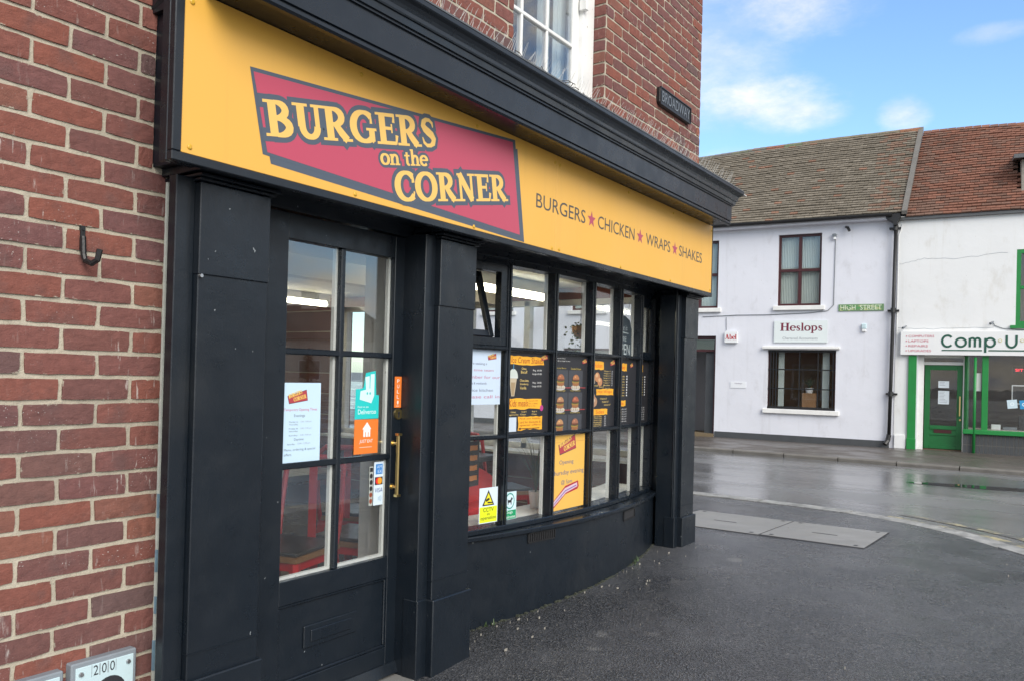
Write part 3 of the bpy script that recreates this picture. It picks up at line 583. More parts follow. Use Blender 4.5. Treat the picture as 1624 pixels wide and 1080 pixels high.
# cornice: profile (y, z) swept along x with mitred ends
prof = [(2.50, 2.585), (2.075, 2.585), (2.072, 2.570), (2.052, 2.570), (2.045, 2.578), (2.045, 2.588), (2.052, 2.590), (2.052, 2.596), (2.043, 2.599), (2.043, 2.704), (2.034, 2.706), (2.034, 2.714), (2.026, 2.716), (2.023, 2.740), (2.016, 2.742), (2.014, 2.748), (2.013, 2.762), (2.008, 2.775), (1.999, 2.787), (1.988, 2.795), (1.984, 2.80), (1.984, 2.817), (2.0, 2.824), (2.50, 2.86)]
n = len(prof); vs = [(1.49 - .95 * max(0, 2.043 - y), y, z) for y, z in prof] + [(5.752 + 1.5 * max(0, 2.043 - y) if z < 2.83 else 5.83, y, z) for y, z in prof]
cor = MB().add(vs, [tuple(range(n))[::-1], tuple(range(n, 2 * n))] + [(i, (i + 1) % n, n + (i + 1) % n, n + i) for i in range(n)]).build('cornice', 'rail_paint', shop)
MB().add([(1.44, 1.982, 2.819), (5.838, 1.982, 2.819), (5.83, 2.463, 2.853), (1.44, 2.463, 2.853), (1.44, 1.982, 2.826), (5.838, 1.982, 2.826), (5.83, 2.463, 2.868), (1.44, 2.463, 2.868)],
         [(3, 2, 1, 0), (4, 5, 6, 7), (0, 1, 5, 4), (1, 2, 6, 5), (2, 3, 7, 6), (3, 0, 4, 7)]).build('lead_flashing', 'lead', cor)
# soffit under the fascia
MB().box(1.51, 5.79, 2.223, 2.70, 2.092, 2.105).build('soffit', 'black_paint', shop)
# pilasters
def pilaster(x0, x1, gbase, side=2.47):
    p = MB(); p.box(x0, x1, 2.300, 2.47, gbase - .1, 2.040); o = p.build('pilaster', 'black_paint', shop, bevel=.003)
    MB().box(x0 - .002, x1 + .002, 2.294, 2.36, 1.742, 2.038).build('neck_block', 'black_paint', o, bevel=.003)
    MB().box(x0 - .008, x1 + .012, 2.282, 2.36, gbase - .1, .448).build('plinth', 'black_paint', o, bevel=.004)
    MB().box(x0 - .003, x1 + .003, 2.2965, 2.33, .528, .531).build('bead', 'black_paint', o)
    c = MB(); c.box(x0 - .010, x1 + .018, 2.285, 2.47, 2.041, 2.050); c.box(x0 - .018, x1 + .028, 2.268, 2.47, 2.052, 2.062); c.box(x0 - .03, x1 + .042, 2.246, 2.47, 2.066, 2.0915)
    c.build('capital', 'rail_paint', o, bevel=.002)
    if side:
        MB().box(x0 - .068, x0, 2.326, side, gbase - .1, 2.052).build('backing_strip', 'black_paint', o, bevel=.003)
        MB().box(x0 - .073, x0 - .006, 2.318, min(side, 2.40), gbase - .1, .452).build('backing_plinth', 'black_paint', o, bevel=.003)
    return o
pl = pilaster(1.570, 1.842, .05, 2.368); pilaster(2.776, 3.032, .11); pilaster(5.563, 5.795, .22)
MB().box(1.554, 1.5695, 2.456, 2.4665, .2, 2.05).build('sealant_bead', 'sealant', pl)
for i in range(5):
    z0 = .30 + i * .16 + rnd.uniform(-.03, .03); MB().box(1.5535 - rnd.uniform(0, .004), 1.5575, 2.454, 2.462, z0, z0 + rnd.uniform(.05, .14)).build('paint_smear', 'bluepaint_edge', pl)
MB().tube([(1.574, 2.297, 1.737), (1.574, 2.285, 1.737)], .006, 8).build('wire_end', 'steel', pl)
# splayed reveals and backing beside the bow window
m = MB(); m.prism([(5.49, 2.34), (5.61, 2.605), (5.80, 2.605), (5.80, 2.45), (5.56, 2.45), (5.50, 2.334)], .1, 2.10, 'z'); m.build('window_reveal', 'black_paint', shop)
m = MB(); m.prism([(3.025, 2.40), (3.10, 2.62), (3.00, 2.70), (2.80, 2.70), (2.80, 2.46), (3.0, 2.46)], .05, 2.10, 'z'); m.build('window_reveal', 'black_paint', shop)

# ---- door
DY = 2.45
door = MB()
for b in ((1.955, 2.058, .125, 2.040), (2.650, 2.742, .125, 2.040), (2.058, 2.650, 1.943, 2.040), (2.058, 2.650, .547, .638), (2.058, 2.650, .125, .243)):
    door.box(b[0], b[1], DY, DY + .045, b[2], b[3])
door = door.build('door', 'black_paint', shop, bevel=.002)
MB().box(2.05, 2.66, DY + .014, DY + .030, .235, .555).build('door_panel', 'black_paint', door)
m = MB()
for b in ((2.058, 2.650, .535, .547), (2.058, 2.650, .243, .255), (2.058, 2.070, .255, .535), (2.638, 2.650, .255, .535)): m.box(b[0], b[1], DY + .004, DY + .016, b[2], b[3])
m.build('panel_moulding', 'rail_paint', door, bevel=.003)
m = MB(); m.box(2.192, 2.478, DY + .006, DY + .015, .352, .440); m.build('letter_plate', 'black_paint', door, bevel=.003)
MB().box(2.225, 2.445, DY + .001, DY + .007, .372, .420).build('letter_flap', 'rail_paint', door, bevel=.003)
for x in (2.334, 2.366): pass
MB().box(2.336, 2.360, DY + .004, DY + .040, .638, 1.943).build('glazing_bar', 'rail_paint', door, bevel=.004)
for z in (1.516, 1.076): MB().box(2.058, 2.650, DY + .0052, DY + .039, z - .012, z + .012).build('glazing_bar', 'rail_paint', door, bevel=.004)
for (x0, x1) in ((2.058, 2.336), (2.360, 2.650)):
    for (z0, z1) in ((.638, 1.064), (1.088, 1.504), (1.528, 1.943)):
        pn = MB().box(x0 - .004, x1 + .004, DY + .022, DY + .026, z0 - .004, z1 + .004).build('pane', 'glass', door)
        # pale bead of the inner glazing seen through the pane
        MB().box(x1 - .013, x1, DY + .028, DY + .045, z0, z1).build('glazing_bead', 'white_paint', pn)
        if z0 < .7: MB().box(x0, x1 - .013, DY + .028, DY + .045, z0, z0 + .011).build('glazing_bead', 'white_paint', pn)
m = MB(); m.tube([(2.662, 2.418, .905), (2.662, 2.418, 1.178)], .0085, 8); m.box(2.650, 2.674, 2.406, 2.424, 1.170, 1.180); m.box(2.650, 2.674, 2.406, 2.424, .903, .913)
for z in (1.135, .945): m.tube([(2.662, 2.42, z), (2.662, DY, z)], .007, 8)
for z in (1.135, .945): m.tube([(2.662, DY - .004, z), (2.662, DY, z)], .013, 10)
m.build('pull_handle', 'brass', door, smooth=False)
lk = MB(); lk.tube([(2.690, DY - .006, 1.262), (2.690, DY, 1.262)], .024, 18); lk = lk.build('lock_plate', 'brass', door)
m = MB(); m.tube([(2.690, DY - .0075, 1.267), (2.690, DY - .005, 1.267)], .006, 10); m.box(2.6865, 2.6935, DY - .0075, DY - .005, 1.246, 1.266); m.build('keyhole', 'skin_dark', lk)
fr = MB(); fr.box(1.84, 1.951, 2.43, 2.56, .1, 2.10); fr.box(2.748, 2.790, 2.425, 2.56, .1, 2.10); fr.box(2.700, 2.748, 2.47, 2.56, .1, 2.10); fr.box(1.951, 2.748, 2.432, 2.56, 2.046, 2.10)
fr.box(2.757, 2.772, 2.410, 2.425, .1, 2.06); fr.box(2.776, 2.80, 2.33, 2.47, .1, 2.10)
fr = fr.build('door_frame', 'black_paint', shop, bevel=.003)
MB().box(1.9515, 1.9545, 2.452, 2.50, .12, 2.045).build('door_gap', 'white_paint', fr)
MB().box(1.80, 2.80, 2.315, 2.56, .0, .112).build('threshold', 'slab_concrete', shop, bevel=.01)
MB().prism([(2.425, .125), (2.45, .125), (2.45, .17), (2.443, .17)], 1.97, 2.73, 'x').build('weather_bar', 'black_paint', door)

# ---- bow window
def gy(x): return 8.96 - math.sqrt(6.5 ** 2 - (x - 4.31) ** 2)
def ry(x): return 6.545 - math.sqrt(4.2 ** 2 - (x - 4.40) ** 2)
XM = [3.16, 3.575, 3.995, 4.43, 4.84, 5.25, 5.578]
ZR = [.652, 1.117, 1.585, 2.030]
xs = [3.04 + (5.655 - 3.04) * i / 40 for i in range(41)]
def ribbon(xs, f0, f1, z0, z1):
    n = len(xs); vs = []
    for x in xs: vs += [(x, f0(x), z0), (x, f0(x), z1), (x, f1(x), z1), (x, f1(x), z0)]
    return vs, [(4 * i + j, 4 * i + (j + 1) % 4, 4 * (i + 1) + (j + 1) % 4, 4 * (i + 1) + j) for i in range(n - 1) for j in range(4)] + [(3, 2, 1, 0), tuple(4 * (n - 1) + j for j in range(4))]
ris = MB().add(*ribbon(xs, ry, lambda x: ry(x) + .12, -.05, .597)).build('stall_riser', 'black_paint', shop, smooth=False)
bow = MB().add(*ribbon(xs, lambda x: ry(x) - .022, lambda x: max(gy(x), ry(x)) + .30, .597, .622)); bow.add(*ribbon(xs, lambda x: min(gy(x) - .045, gy(x)), lambda x: gy(x) + .06, .622, .650))
bow = bow.build('bow_window', 'rail_paint', shop, bevel=.004)
MB().add(*ribbon(xs, lambda x: gy(x) + .012, lambda x: gy(x) + .34, .6225, .634)).build('inner_sill', 'white_paint', bow)
hd = MB().add(*ribbon(xs, lambda x: gy(x) - .03, lambda x: gy(x) + .06, 2.030, 2.0925)); hd.add(*ribbon(xs, lambda x: gy(x) - .055, lambda x: gy(x) - .03, 2.060, 2.0915)); hd.build('window_head', 'rail_paint', bow)
for x in XM:
    dx = (x - 4.31) / 6.5; a = math.asin(dx); wd = .026 if x not in (XM[0], XM[-1]) else .045
    m_ = Matrix.Translation((x, gy(x), .648)) @ Matrix.Rotation(a, 4, 'Z'); b = MB(); b.obox(m_ @ Matrix.Translation((0, -.002, 0)), wd, .058, 2.036 - .648); b.obox(m_ @ Matrix.Translation((0, -.036, 0)), .011, .014, 2.034 - .648)
    o = b.build('mullion', 'rail_paint', bow, bevel=.002)
    b = MB(); b.obox(m_ @ Matrix.Translation((0, .034, 0)), wd + .014, .020, 2.03 - .648); b.build('inner_bead', 'white_paint', o)
def frame_of(i):                                     # one facet of the bow: left point, right direction
    a, b = Vector((XM[i], gy(XM[i]), 0)), Vector((XM[i + 1], gy(XM[i + 1]), 0)); return a, (b - a).normalized(), (b - a).length
for i in range(6):
    a, u, L = frame_of(i); nrm = Vector((u.y, -u.x, 0)); ang = math.atan2(u.y, u.x); F_ = Matrix.Translation(a) @ Matrix.Rotation(ang, 4, 'Z')
    for z in ZR[1:3]:
        b = MB(F_); b.box(.012, L - .012, -.030, .028, z - .011, z + .011); b.box(.008, L - .008, -.040, -.030, z - .005, z + .005); b.build('glazing_bar', 'rail_paint', bow, bevel=.002)
    for j in range(3):
        if i == 0 and j == 2:                        # hopper casement tilted open into the shop
            b = MB(F_)
            for q in ((.012, .062, ZR[2] + .012, 2.03), (L - .062, L - .012, ZR[2] + .012, 2.03), (.062, L - .062, ZR[2] + .012, ZR[2] + .055), (.062, L - .062, 1.985, 2.03)): b.box(q[0], q[1], -.026, .02, q[2], q[3])
            cf = b.build('casement_frame', 'rail_paint', bow, bevel=.002)
            T_ = F_ @ Matrix.Translation((0, .03, ZR[2] + .058)) @ Matrix.Rotation(R(-17), 4, 'X'); hh = .37
            b = MB(T_)
            for q in ((.064, .098, 0, hh), (L - .098, L - .064, 0, hh), (.098, L - .098, 0, .034), (.098, L - .098, hh - .034, hh)): b.box(q[0], q[1], -.014, .014, q[2], q[3])
            sh = b.build('open_sash', 'rail_paint', cf, bevel=.002)
            continue
        z0, z1 = ZR[j], ZR[j + 1]
        MB(F_).box(.008, L - .008, -.002, .002, z0 - (.002 if j else 0), z1 + .002).build('pane', 'bay_glass', bow)
        if i == 5 and j == 2:
            b = MB(F_)
            for q in ((.012, .05, z0 + .012, 2.03), (L - .05, L - .012, z0 + .012, 2.03), (.05, L - .05, z0 + .012, z0 + .05), (.05, L - .05, 1.95, 2.03)): b.box(q[0], q[1], -.026, -.006, q[2], q[3])
            b.build('casement_frame', 'rail_paint', bow, bevel=.002)
# air vents in the riser
def vent(xc, z0, z1, w, n):
    m = MB()
    F_ = Matrix.Translation((xc, ry(xc), 0)) @ Matrix.Rotation(math.asin((xc - 4.40) / 4.2), 4, 'Z'); m.fr = F_
    m.box(-w / 2, w / 2, -.006, .004, z0, z0 + .008); m.box(-w / 2, w / 2, -.006, .004, z1 - .008, z1)
    for i in range(n + 1): x = -w / 2 + w * i / n; m.box(x - .004, x + .004, -.0065, .004, z0 + .008, z1 - .008)
    o = m.build('air_vent', 'iron', ris)
    MB(F_).box(-w / 2 + .004, w / 2 - .004, -.0012, .003, z0 + .004, z1 - .004).build('vent_back', 'skin_dark', o)
vent(3.812, .537, .597 - .002, .225, 12)
vent(4.86, .520, .585, .20, 1)
# ---- upper sash window
uw = MB(); UY = 2.572
for b in ((3.53, 3.60, 2.84, 4.75), (4.42, 4.557, 2.84, 4.75), (3.60, 4.42, 4.66, 4.75)): uw.box(b[0], b[1], UY - .02, UY + .11, b[2], b[3])
uw = uw.build('upper_window', 'white_paint', shop, bevel=.004)
MB().box(3.52, 4.57, 2.44, 2.66, 2.80, 2.872).build('window_sill', 'white_paint', uw, bevel=.005)
m = MB()
for b in ((3.60, 3.645, 2.872, 4.66), (4.345, 4.42, 2.872, 4.66), (3.645, 4.345, 2.872, 2.93), (3.645, 4.345, 4.60, 4.66)): m.box(b[0], b[1], UY + .012, UY + .05, b[2], b[3])
m.build('sash', 'white_paint', uw, bevel=.003)
for x in (3.786, 4.055): MB().box(x - .010, x + .010, UY + .013, UY + .046, 2.93, 4.60).build('glazing_bar', 'white_paint', uw, bevel=.003)
for z in (3.497, 4.06): MB().box(3.645, 4.345, UY + .011, UY + .047, z - .011, z + .011).build('glazing_bar', 'white_paint', uw, bevel=.003)
for x0, x1 in ((3.64, 3.776), (3.796, 4.045), (4.065, 4.35)):
    for z0, z1 in ((2.925, 3.486), (3.508, 4.049), (4.071, 4.605)): MB().box(x0, x1, UY + .024, UY + .028, z0, z1).build('pane', 'window_glass', uw)
m = MB(); m.box(4.395, 4.430, UY - .05, UY + .0, 3.735, 3.80); m.prism([(UY - .05, 3.80), (UY - .02, 3.86), (UY, 3.86), (UY, 3.80)], 4.40, 4.425, 'x'); m.build('frame_bracket', 'white_paint', uw, bevel=.003)
# curtains inside the upper room
m = MB()
for x0, x1 in ((3.58, 3.72), (4.10, 4.22), (4.28, 4.44)):
    n = 12; vs = []
    for i in range(n + 1): x = x0 + (x1 - x0) * i / n; y = UY + .12 + .018 * math.sin(i * 1.9); vs += [(x, y, 2.8), (x, y, 4.7)]
    m.add(vs, [(2 * i, 2 * i + 2, 2 * i + 3, 2 * i + 1) for i in range(n)])
m.build('curtain', 'blind', uw, smooth=True)
MB().box(3.3, 4.8, 2.95, 3.0, 2.7, 4.9).build('room_back', 'skin_dark', uw)

# ---- the room inside
m = MB(); m.box(1.50, 6.0, 2.56, 8.9, .0, .155); m.build('shop_floor', 'shop_floor', shop)
m = MB(); m.box(1.50, 6.0, 2.70, 8.9, 2.20, 2.26); m.box(3.0, 5.7, 2.56, 2.70, 2.106, 2.26); m.build('shop_ceiling', 'ceiling', shop)
m = MB(); m.box(1.40, 1.50, 2.72, 8.9, .0, 2.26); m.box(1.5, 6.0, 8.8, 8.9, .0, 2.26); m.build('inner_wall', 'cream_wall', shop)
m = MB(); m.box(2.80, 3.02, 2.70, 2.78, .1, 2.2); m.box(2.76, 2.80, 2.565, 2.68, .1, 2.2); m.build('inner_pier', 'white_paint', shop)
m = MB(); m.box(1.5, 6.0, 4.2, 4.32, 2.06, 2.20); m.build('ceiling_beam', 'cream_wall', shop)
swn = MB(); FXw = 6.02
for y in (2.74, 3.36, 3.98, 4.62, 5.25, 5.9, 6.26): swn.box(FXw, FXw + .07, y - .03, y + .03, .80, 2.1)
for z in (.82, 2.08): swn.box(FXw, FXw + .07, 2.72, 6.3, z - .03, z + .03)
swn = swn.build('side_window', 'white_paint', shop, bevel=.003)
ys = [2.74, 3.36, 3.98, 4.62, 5.25, 5.9, 6.26]
for a, b in zip(ys, ys[1:]): MB().box(FXw + .032, FXw + .037, a + .028, b - .028, .845, 2.055).build('pane', 'far_glass', swn)
MB().box(5.72, 6.0, 2.74, 6.3, .78, .80).build('window_board', 'white_paint', swn)

# ------------------------------------------------------------------ houses over the street
HF = Matrix.Translation((18.55, 3.11, 0)) @ Matrix.Rotation(R(-85), 4, 'Z')     # local x along the fronts, -y towards the road
def holed(mb, x0, x1, z0, z1, holes, y0, y1):
    xs = sorted({x0, x1} | {h[0] for h in holes} | {h[1] for h in holes}); xs = [x for x in xs if x0 <= x <= x1]
    for a, b in zip(xs, xs[1:]):
        cut = sorted((h[2], h[3]) for h in holes if h[0] <= a + 1e-6 and h[1] >= b - 1e-6); z = z0
        for c, d in cut:
            if c > z: mb.box(a, b, y0, y1, z, c)
            z = max(z, d)
        if z < z1: mb.box(a, b, y0, y1, z, z1)
    return mb
def tiled_roof(name, parent, fr, x0, x1, eave, ridge, tone, seed, ridge_z=lambda x: 0, gauge=.100, tw=.168, x0r=None, x1r=None, skip=None):
    r = random.Random(seed); (ey, ez), (gy_, gz_) = eave, ridge; L = math.hypot(gy_ - ey, gz_ - ez); n = int(L / gauge) + 1; dy, dz = (gy_ - ey) / L, (gz_ - ez) / L
    x0r = x0 if x0r is None else x0r; x1r = x1 if x1r is None else x1r; m = MB(fr)
    for j in range(n):
        f = j * gauge / L; xa, xb = x0 + (x0r - x0) * f, x1 + (x1r - x1) * f; x = xa - (tw / 2 if j % 2 else 0); wob = [r.uniform(0, 6), r.uniform(.002, .007)]
        while x < xb:
            a, b = max(x, xa), min(x + tw - .006, xb); x += tw
            if b - a < .03: continue
            xm = (a + b) / 2
            if skip and skip(xm, j * gauge): continue
            sag = ridge_z(xm) * f + .018 * math.sin(xm * 1.7 + seed) * math.sin(f * 3.1) + wob[1] * math.sin(xm * 1.3 + wob[0])
            d0 = j * gauge + r.uniform(-.004, .004); d1 = d0 + gauge * 1.9; lift = .046 + r.uniform(0, .010); tilt = r.uniform(-.003, .003)
            P0_ = (ey + dy * d0, ez + dz * d0 + sag); P1 = (ey + dy * d1, ez + dz * d1 + sag); nx_, nz_ = -dz, dy
            c = tone(r, xm, f); vs = []
            for xx, tl in ((a, tilt), (b, -tilt)):
                for (py, pz), h in ((P0_, lift + tl), (P1, .006)): vs += [(xx, py + nx_ * h, pz + nz_ * h), (xx, py + nx_ * (h - .028), pz + nz_ * (h - .028))]
            m.add(vs, [(0, 2, 6, 4), (1, 5, 7, 3), (0, 4, 5, 1), (2, 3, 7, 6), (0, 1, 3, 2), (4, 6, 7, 5)], c)
    o = m.build(name, 'roof_tile', parent, recalc=False, kind='stuff'); return o
def casement(parent, fr, x0, x1, z0, z1, y, mat, nx=2, nz=2, bar=.05, glassm='far_glass', arch=False, sill=None, blindm=None, name='window'):
    w = MB(fr)
    for q in ((x0, x0 + bar, z0, z1), (x1 - bar, x1, z0, z1), (x0 + bar, x1 - bar, z0, z0 + bar * 1.1), (x0 + bar, x1 - bar, z1 - bar, z1)): w.box(q[0], q[1], y, y + .07, q[2], q[3])
    w = w.build(name, mat, parent)
    for i in range(1, nx): x = x0 + (x1 - x0) * i / nx; MB(fr).box(x - .032, x + .032, y + .002, y + .06, z0 + bar, z1 - bar).build('mullion', mat, w)
    for j in range(1, nz): z = z0 + (z1 - z0) * j / nz; MB(fr).box(x0 + bar, x1 - bar, y - .008, y + .062, z - .03, z + .03).build('transom', mat, w)
    for i in range(nx):
        for j in range(nz):
            a, b = x0 + (x1 - x0) * i / nx, x0 + (x1 - x0) * (i + 1) / nx; c, d = z0 + (z1 - z0) * j / nz, z0 + (z1 - z0) * (j + 1) / nz
            MB(fr).box(a + .02, b - .02, y + .03, y + .034, c + .02, d - .02).build('pane', glassm, w)
    if sill: MB(fr).box(x0 - .08, x1 + .09, -.07, y + .05, z0 - .10, z0 - .002).build('sill', sill, w, bevel=.008)
    if blindm:
        m = MB(fr); n = 26; vs = []
        for i in range(n * 2 + 1): x = x0 + (x1 - x0) * i / (n * 2); yy = y + .10 + (.018 if i % 2 else 0); vs += [(x, yy, z0), (x, yy, z1)]
        m.add(vs, [(2 * i, 2 * i + 2, 2 * i + 3, 2 * i + 1) for i in range(n * 2)]); m.build('vertical_blind', blindm, w)
    return w
# --- accountants' house
hes = root('white_house', HF @ Vector((-4, .1, .18)), 'lilac white house with maroon windows and grey brown tiled roof', 'house')
holes = [(-2.50, -1.06, .84, 2.15), (-2.32, -1.40, 3.12, 4.71), (-4.56, -3.66, 3.10, 4.67), (-4.55, -3.68, .15, 2.46), (-7.4, -6.5, 3.1, 4.67), (-7.6, -6.2, .9, 2.15), (-10, -9.1, 3.1, 4.67)]
hw = holed(MB(HF), -13, .10, -.1, 5.02, holes, 0, .30).build('wall', 'render_lilac', hes)
MB(HF).box(-3.66, .02, -.022, 0.01, 0, .262).build('plinth', 'plinth_dark', hes); MB(HF).box(-13, -4.57, -.022, 0.01, 0, .262).build('plinth', 'plinth_dark', hes)
MB(HF).box(-13, .10, 3.8, 4.0, -.1, 5.0).build('rear_wall', 'render_lilac', hes); MB(HF).box(-13.2, -13, 0, 4, -.1, 5).build('gable_wall', 'render_lilac', hes)
casement(hes, HF, -2.32, -1.40, 3.12, 4.71, .07, 'maroon_paint', sill='white_paint', blindm='blind')
casement(hes, HF, -4.56, -3.66, 3.10, 4.67, .07, 'maroon_paint', sill='white_paint', blindm='blind')
casement(hes, HF, -7.4, -6.5, 3.10, 4.67, .07, 'maroon_paint', sill='white_paint', blindm='blind'); casement(hes, HF, -10, -9.1, 3.10, 4.67, .07, 'maroon_paint', sill='white_paint', blindm='blind')
casement(hes, HF, -7.6, -6.2, .9, 2.15, .07, 'maroon_paint', sill='white_paint', blindm='blind')
# ground floor window with its iron grille and the room behind
g = casement(hes, HF, -2.50, -1.06, .84, 2.15, .10, 'maroon_paint', 1, 1, bar=.04, sill='white_paint')
MB(HF).box(-2.61, -.98, -.09, .02, 2.17, 2.225).build('drip_ledge', 'white_paint', g, bevel=.006)
m = MB(HF)
for x in (-2.44, -2.38, -2.32, -1.82, -1.43, -1.12): m.box(x - .013, x + .013, .045, .065, .86, 2.14)
for z in (1.72, 1.295): m.box(-2.49, -1.07, .038, .058, z - .013, z + .013)
m.box(-2.49, -1.07, .038, .07, .845, .90); m.box(-2.49, -1.07, .038, .07, 2.10, 2.145); m.build('window_grille', 'iron', g)
m = MB(HF); m.box(-2.30, -2.18, .22, .26, .85, 2.14); m.box(-1.36, -1.22, .22, .26, .85, 2.14); m.build('side_curtain', 'blind', g)
m = MB(HF); m.box(-3.0, -.6, 2.2, 2.3, .2, 2.4); m.box(-3.0, -2.95, .3, 2.3, .2, 2.4); m.box(-.6, -.55, .3, 2.3, .2, 2.4); m.box(-3, -.6, .3, 2.3, 2.38, 2.45); m.build('office_room', 'brown_box', hes)
MB(HF).box(-2.5, -1.06, .30, .52, .80, .845).build('window_shelf', 'white_paint', g)
bx = MB(HF).box(-1.80, -1.50, .31, .48, .845, 1.205).build('cardboard_box', 'brown_box', None, bevel=.005, label='brown box on the sill of the barred office window', category=None) if False else None
o = MB(HF).box(-1.80, -1.50, .31, .48, .845, 1.205).build('cardboard_box', 'wood_seat', None, bevel=.005); tag(o, 'tan box on the shelf inside the barred office window', 'box')
def grass_plant(name, pos, potr, poth, n, ln, label, potm='white_plastic', droop=.5, seed=1, leafw=.006):
    rt_ = root(name, pos, label, 'plant'); r = random.Random(seed); x, y, z = pos
    MB().lathe(x, y, [(potr * .72, z), (potr, z + poth), (potr * .9, z + poth), (potr * .85, z + poth * .9)], 14).build('pot', potm, rt_, smooth=False)
    m = MB()
    for i in range(n):
        a = r.uniform(0, 6.28); e = r.uniform(.15, 1) * droop; L = ln * r.uniform(.6, 1.1); P = []
        for k in range(6):
            t_ = k / 5; P.append(Vector((x + math.cos(a) * e * L * t_ ** 1.5, y + math.sin(a) * e * L * t_ ** 1.5, z + poth * .9 + L * (t_ - .45 * e * t_ ** 2.5))))
        sd = Vector((-math.sin(a), math.cos(a), 0)); vs = []
        for k, p in enumerate(P): w = leafw * (1 - (k / 5) ** 2 * .9); vs += [p - sd * w, p + sd * w]
        m.add(vs, [(2 * k, 2 * k + 1, 2 * k + 3, 2 * k + 2) for k in range(5)])
    m.build('leaves', 'leaf_green', rt_, recalc=False, kind='stuff')
pz = HF @ Vector((-1.66, .40, 1.206))
grass_plant('pot_plant', tuple(pz), .09, .11, 60, .30, 'small spiky green plant in grey pot on the tan box', droop=.95, seed=5, leafw=.010)
# doorway
d = MB(HF); d.box(-4.55, -4.49, .10, .2, .2, 2.46); d.box(-3.74, -3.68, .10, .2, .2, 2.46); d.box(-4.49, -3.74, .10, .2, 2.38, 2.46); d.box(-4.49, -3.74, .10, .2, 2.10, 2.15); d = d.build('door_frame', 'maroon_paint', hes)
MB(HF).box(-4.49, -3.74, .145, .15, 2.15, 2.38).build('fanlight', 'far_glass', d); MB(HF).box(-4.5, -3.7, .9, .95, .2, 2.4).build('hall_back', 'carpet_grey', d); MB(HF).box(-3.74, -3.70, .2, .95, .2, 2.4).build('hall_side', 'carpet_grey', d)
MB(HF).box(-4.55, -3.68, -.05, .95, .1, .20).build('door_step', 'mat_tan', d)
MB(HF).box(-3.95, -3.74, .17, .20, .2, 2.1).build('open_door', 'plinth_dark', d)
# roof
def tone1(r, x, f):
    k = r.uniform(.88, 1.11); c = (.165, .143, .112) if r.random() < .75 else (.20, .175, .14)
    if x > -.45 and r.random() < .40: c = (.20, .13, .095)
    if r.random() < .03: c = (.23, .13, .09)
    return tuple(v * k for v in c)
def rz1(x): return .10 * lerp(x, [-9, -4.8, -3.4, -1.8, .4], [-2.8, -1.4, -.7, -.35, 0])
tiled_roof('roof_tiles', hes, HF, -13, .22, (-.20, 4.98), (2.4, 7.40), tone1, 11, rz1, x1r=.36)
m = MB(HF); m.add([(-13, -.15, 4.97), (.22, -.15, 4.97), (.33, 2.42, 7.38), (-13, 2.42, 7.15), (-13, 4.6, 5.0), (.22, 4.6, 5.0)], [(0, 1, 2, 3), (3, 2, 5, 4)]); m.build('roof_slope', 'plinth_dark', hes)
n = 30; m = MB(HF)
for i in range(n):
    x = .36 - i * .44; z = 7.415 + rz1(x); z2 = 7.415 + rz1(x - .43); r1 = .10 + rnd.uniform(-.008, .008); tn = (.26, .12, .08) if i < 1 or (i == 7) else (.17, .15, .12)
    m.tube([(x, 2.42, z - .05), (x - .43, 2.42, z2 - .05)], r1, 8, tuple(v * rnd.uniform(.8, 1.15) for v in tn))
m.build('ridge_tiles', 'roof_tile', hes, kind='stuff')
vg = [(.18, -.24, 4.95), (.28, -.24, 4.95), (.42, 2.44, 7.40), (.32, 2.44, 7.40)]; up_ = Vector((0, -.03, .07))
MB(HF).add(vg + [tuple(Vector(p) + up_) for p in vg], [(3, 2, 1, 0), (4, 5, 6, 7), (0, 1, 5, 4), (1, 2, 6, 5), (2, 3, 7, 6), (3, 0, 4, 7)]).build('verge', 'kerb_dark', hes)
# gutter and downpipe
gut = [(-.05 * math.cos(a) - .26, .055 * -math.sin(a)) for a in [math.pi * i / 6 for i in range(7)]]
MB(HF).prism([(y, z + 4.975) for y, z in gut] + [(-.215, 4.985), (-.305, 4.985)], -13, .0, 'x').build('gutter', 'iron', hes)
MB(HF).box(-13, .1, -.20, 0, 4.88, 4.955).build('eaves_board', 'render_lilac', hes)
dp = root('rainwater_pipe', HF @ Vector((.05, -.08, .18)), 'black cast iron downpipe with hopper between the two white houses', 'downpipe')
MB(HF).tube([(.07, -.10, 4.74), (.05, -.09, 3.0), (.035, -.08, 1.6), (.02, -.07, .36)], .036, 8).build('pipe', 'iron', dp, smooth=True)
MB(HF).tube([(.02, -.07, .40), (.0, -.08, .28), (-.05, -.14, .20)], .048, 8).build('shoe', 'iron', dp)
MB(HF).prism([(-.13, 4.985), (.155, 4.985), (.155, 4.90), (.11, 4.82), (.105, 4.74), (.03, 4.74), (.0, 4.82), (-.11, 4.88)], -.22, -.03, 'y').build('hopper', 'iron', dp, bevel=.006)
for z in (4.70, 2.98, 1.25):
    MB(HF).tube([(.05 + .008 * (z - 3), -.095, z - .05), (.05 + .008 * (z - 3), -.095, z + .05)], .052, 8).build('collar', 'iron', dp); MB(HF).box(-.06, .16, -.07, .0, z - .018, z + .018).build('bracket', 'iron', dp)
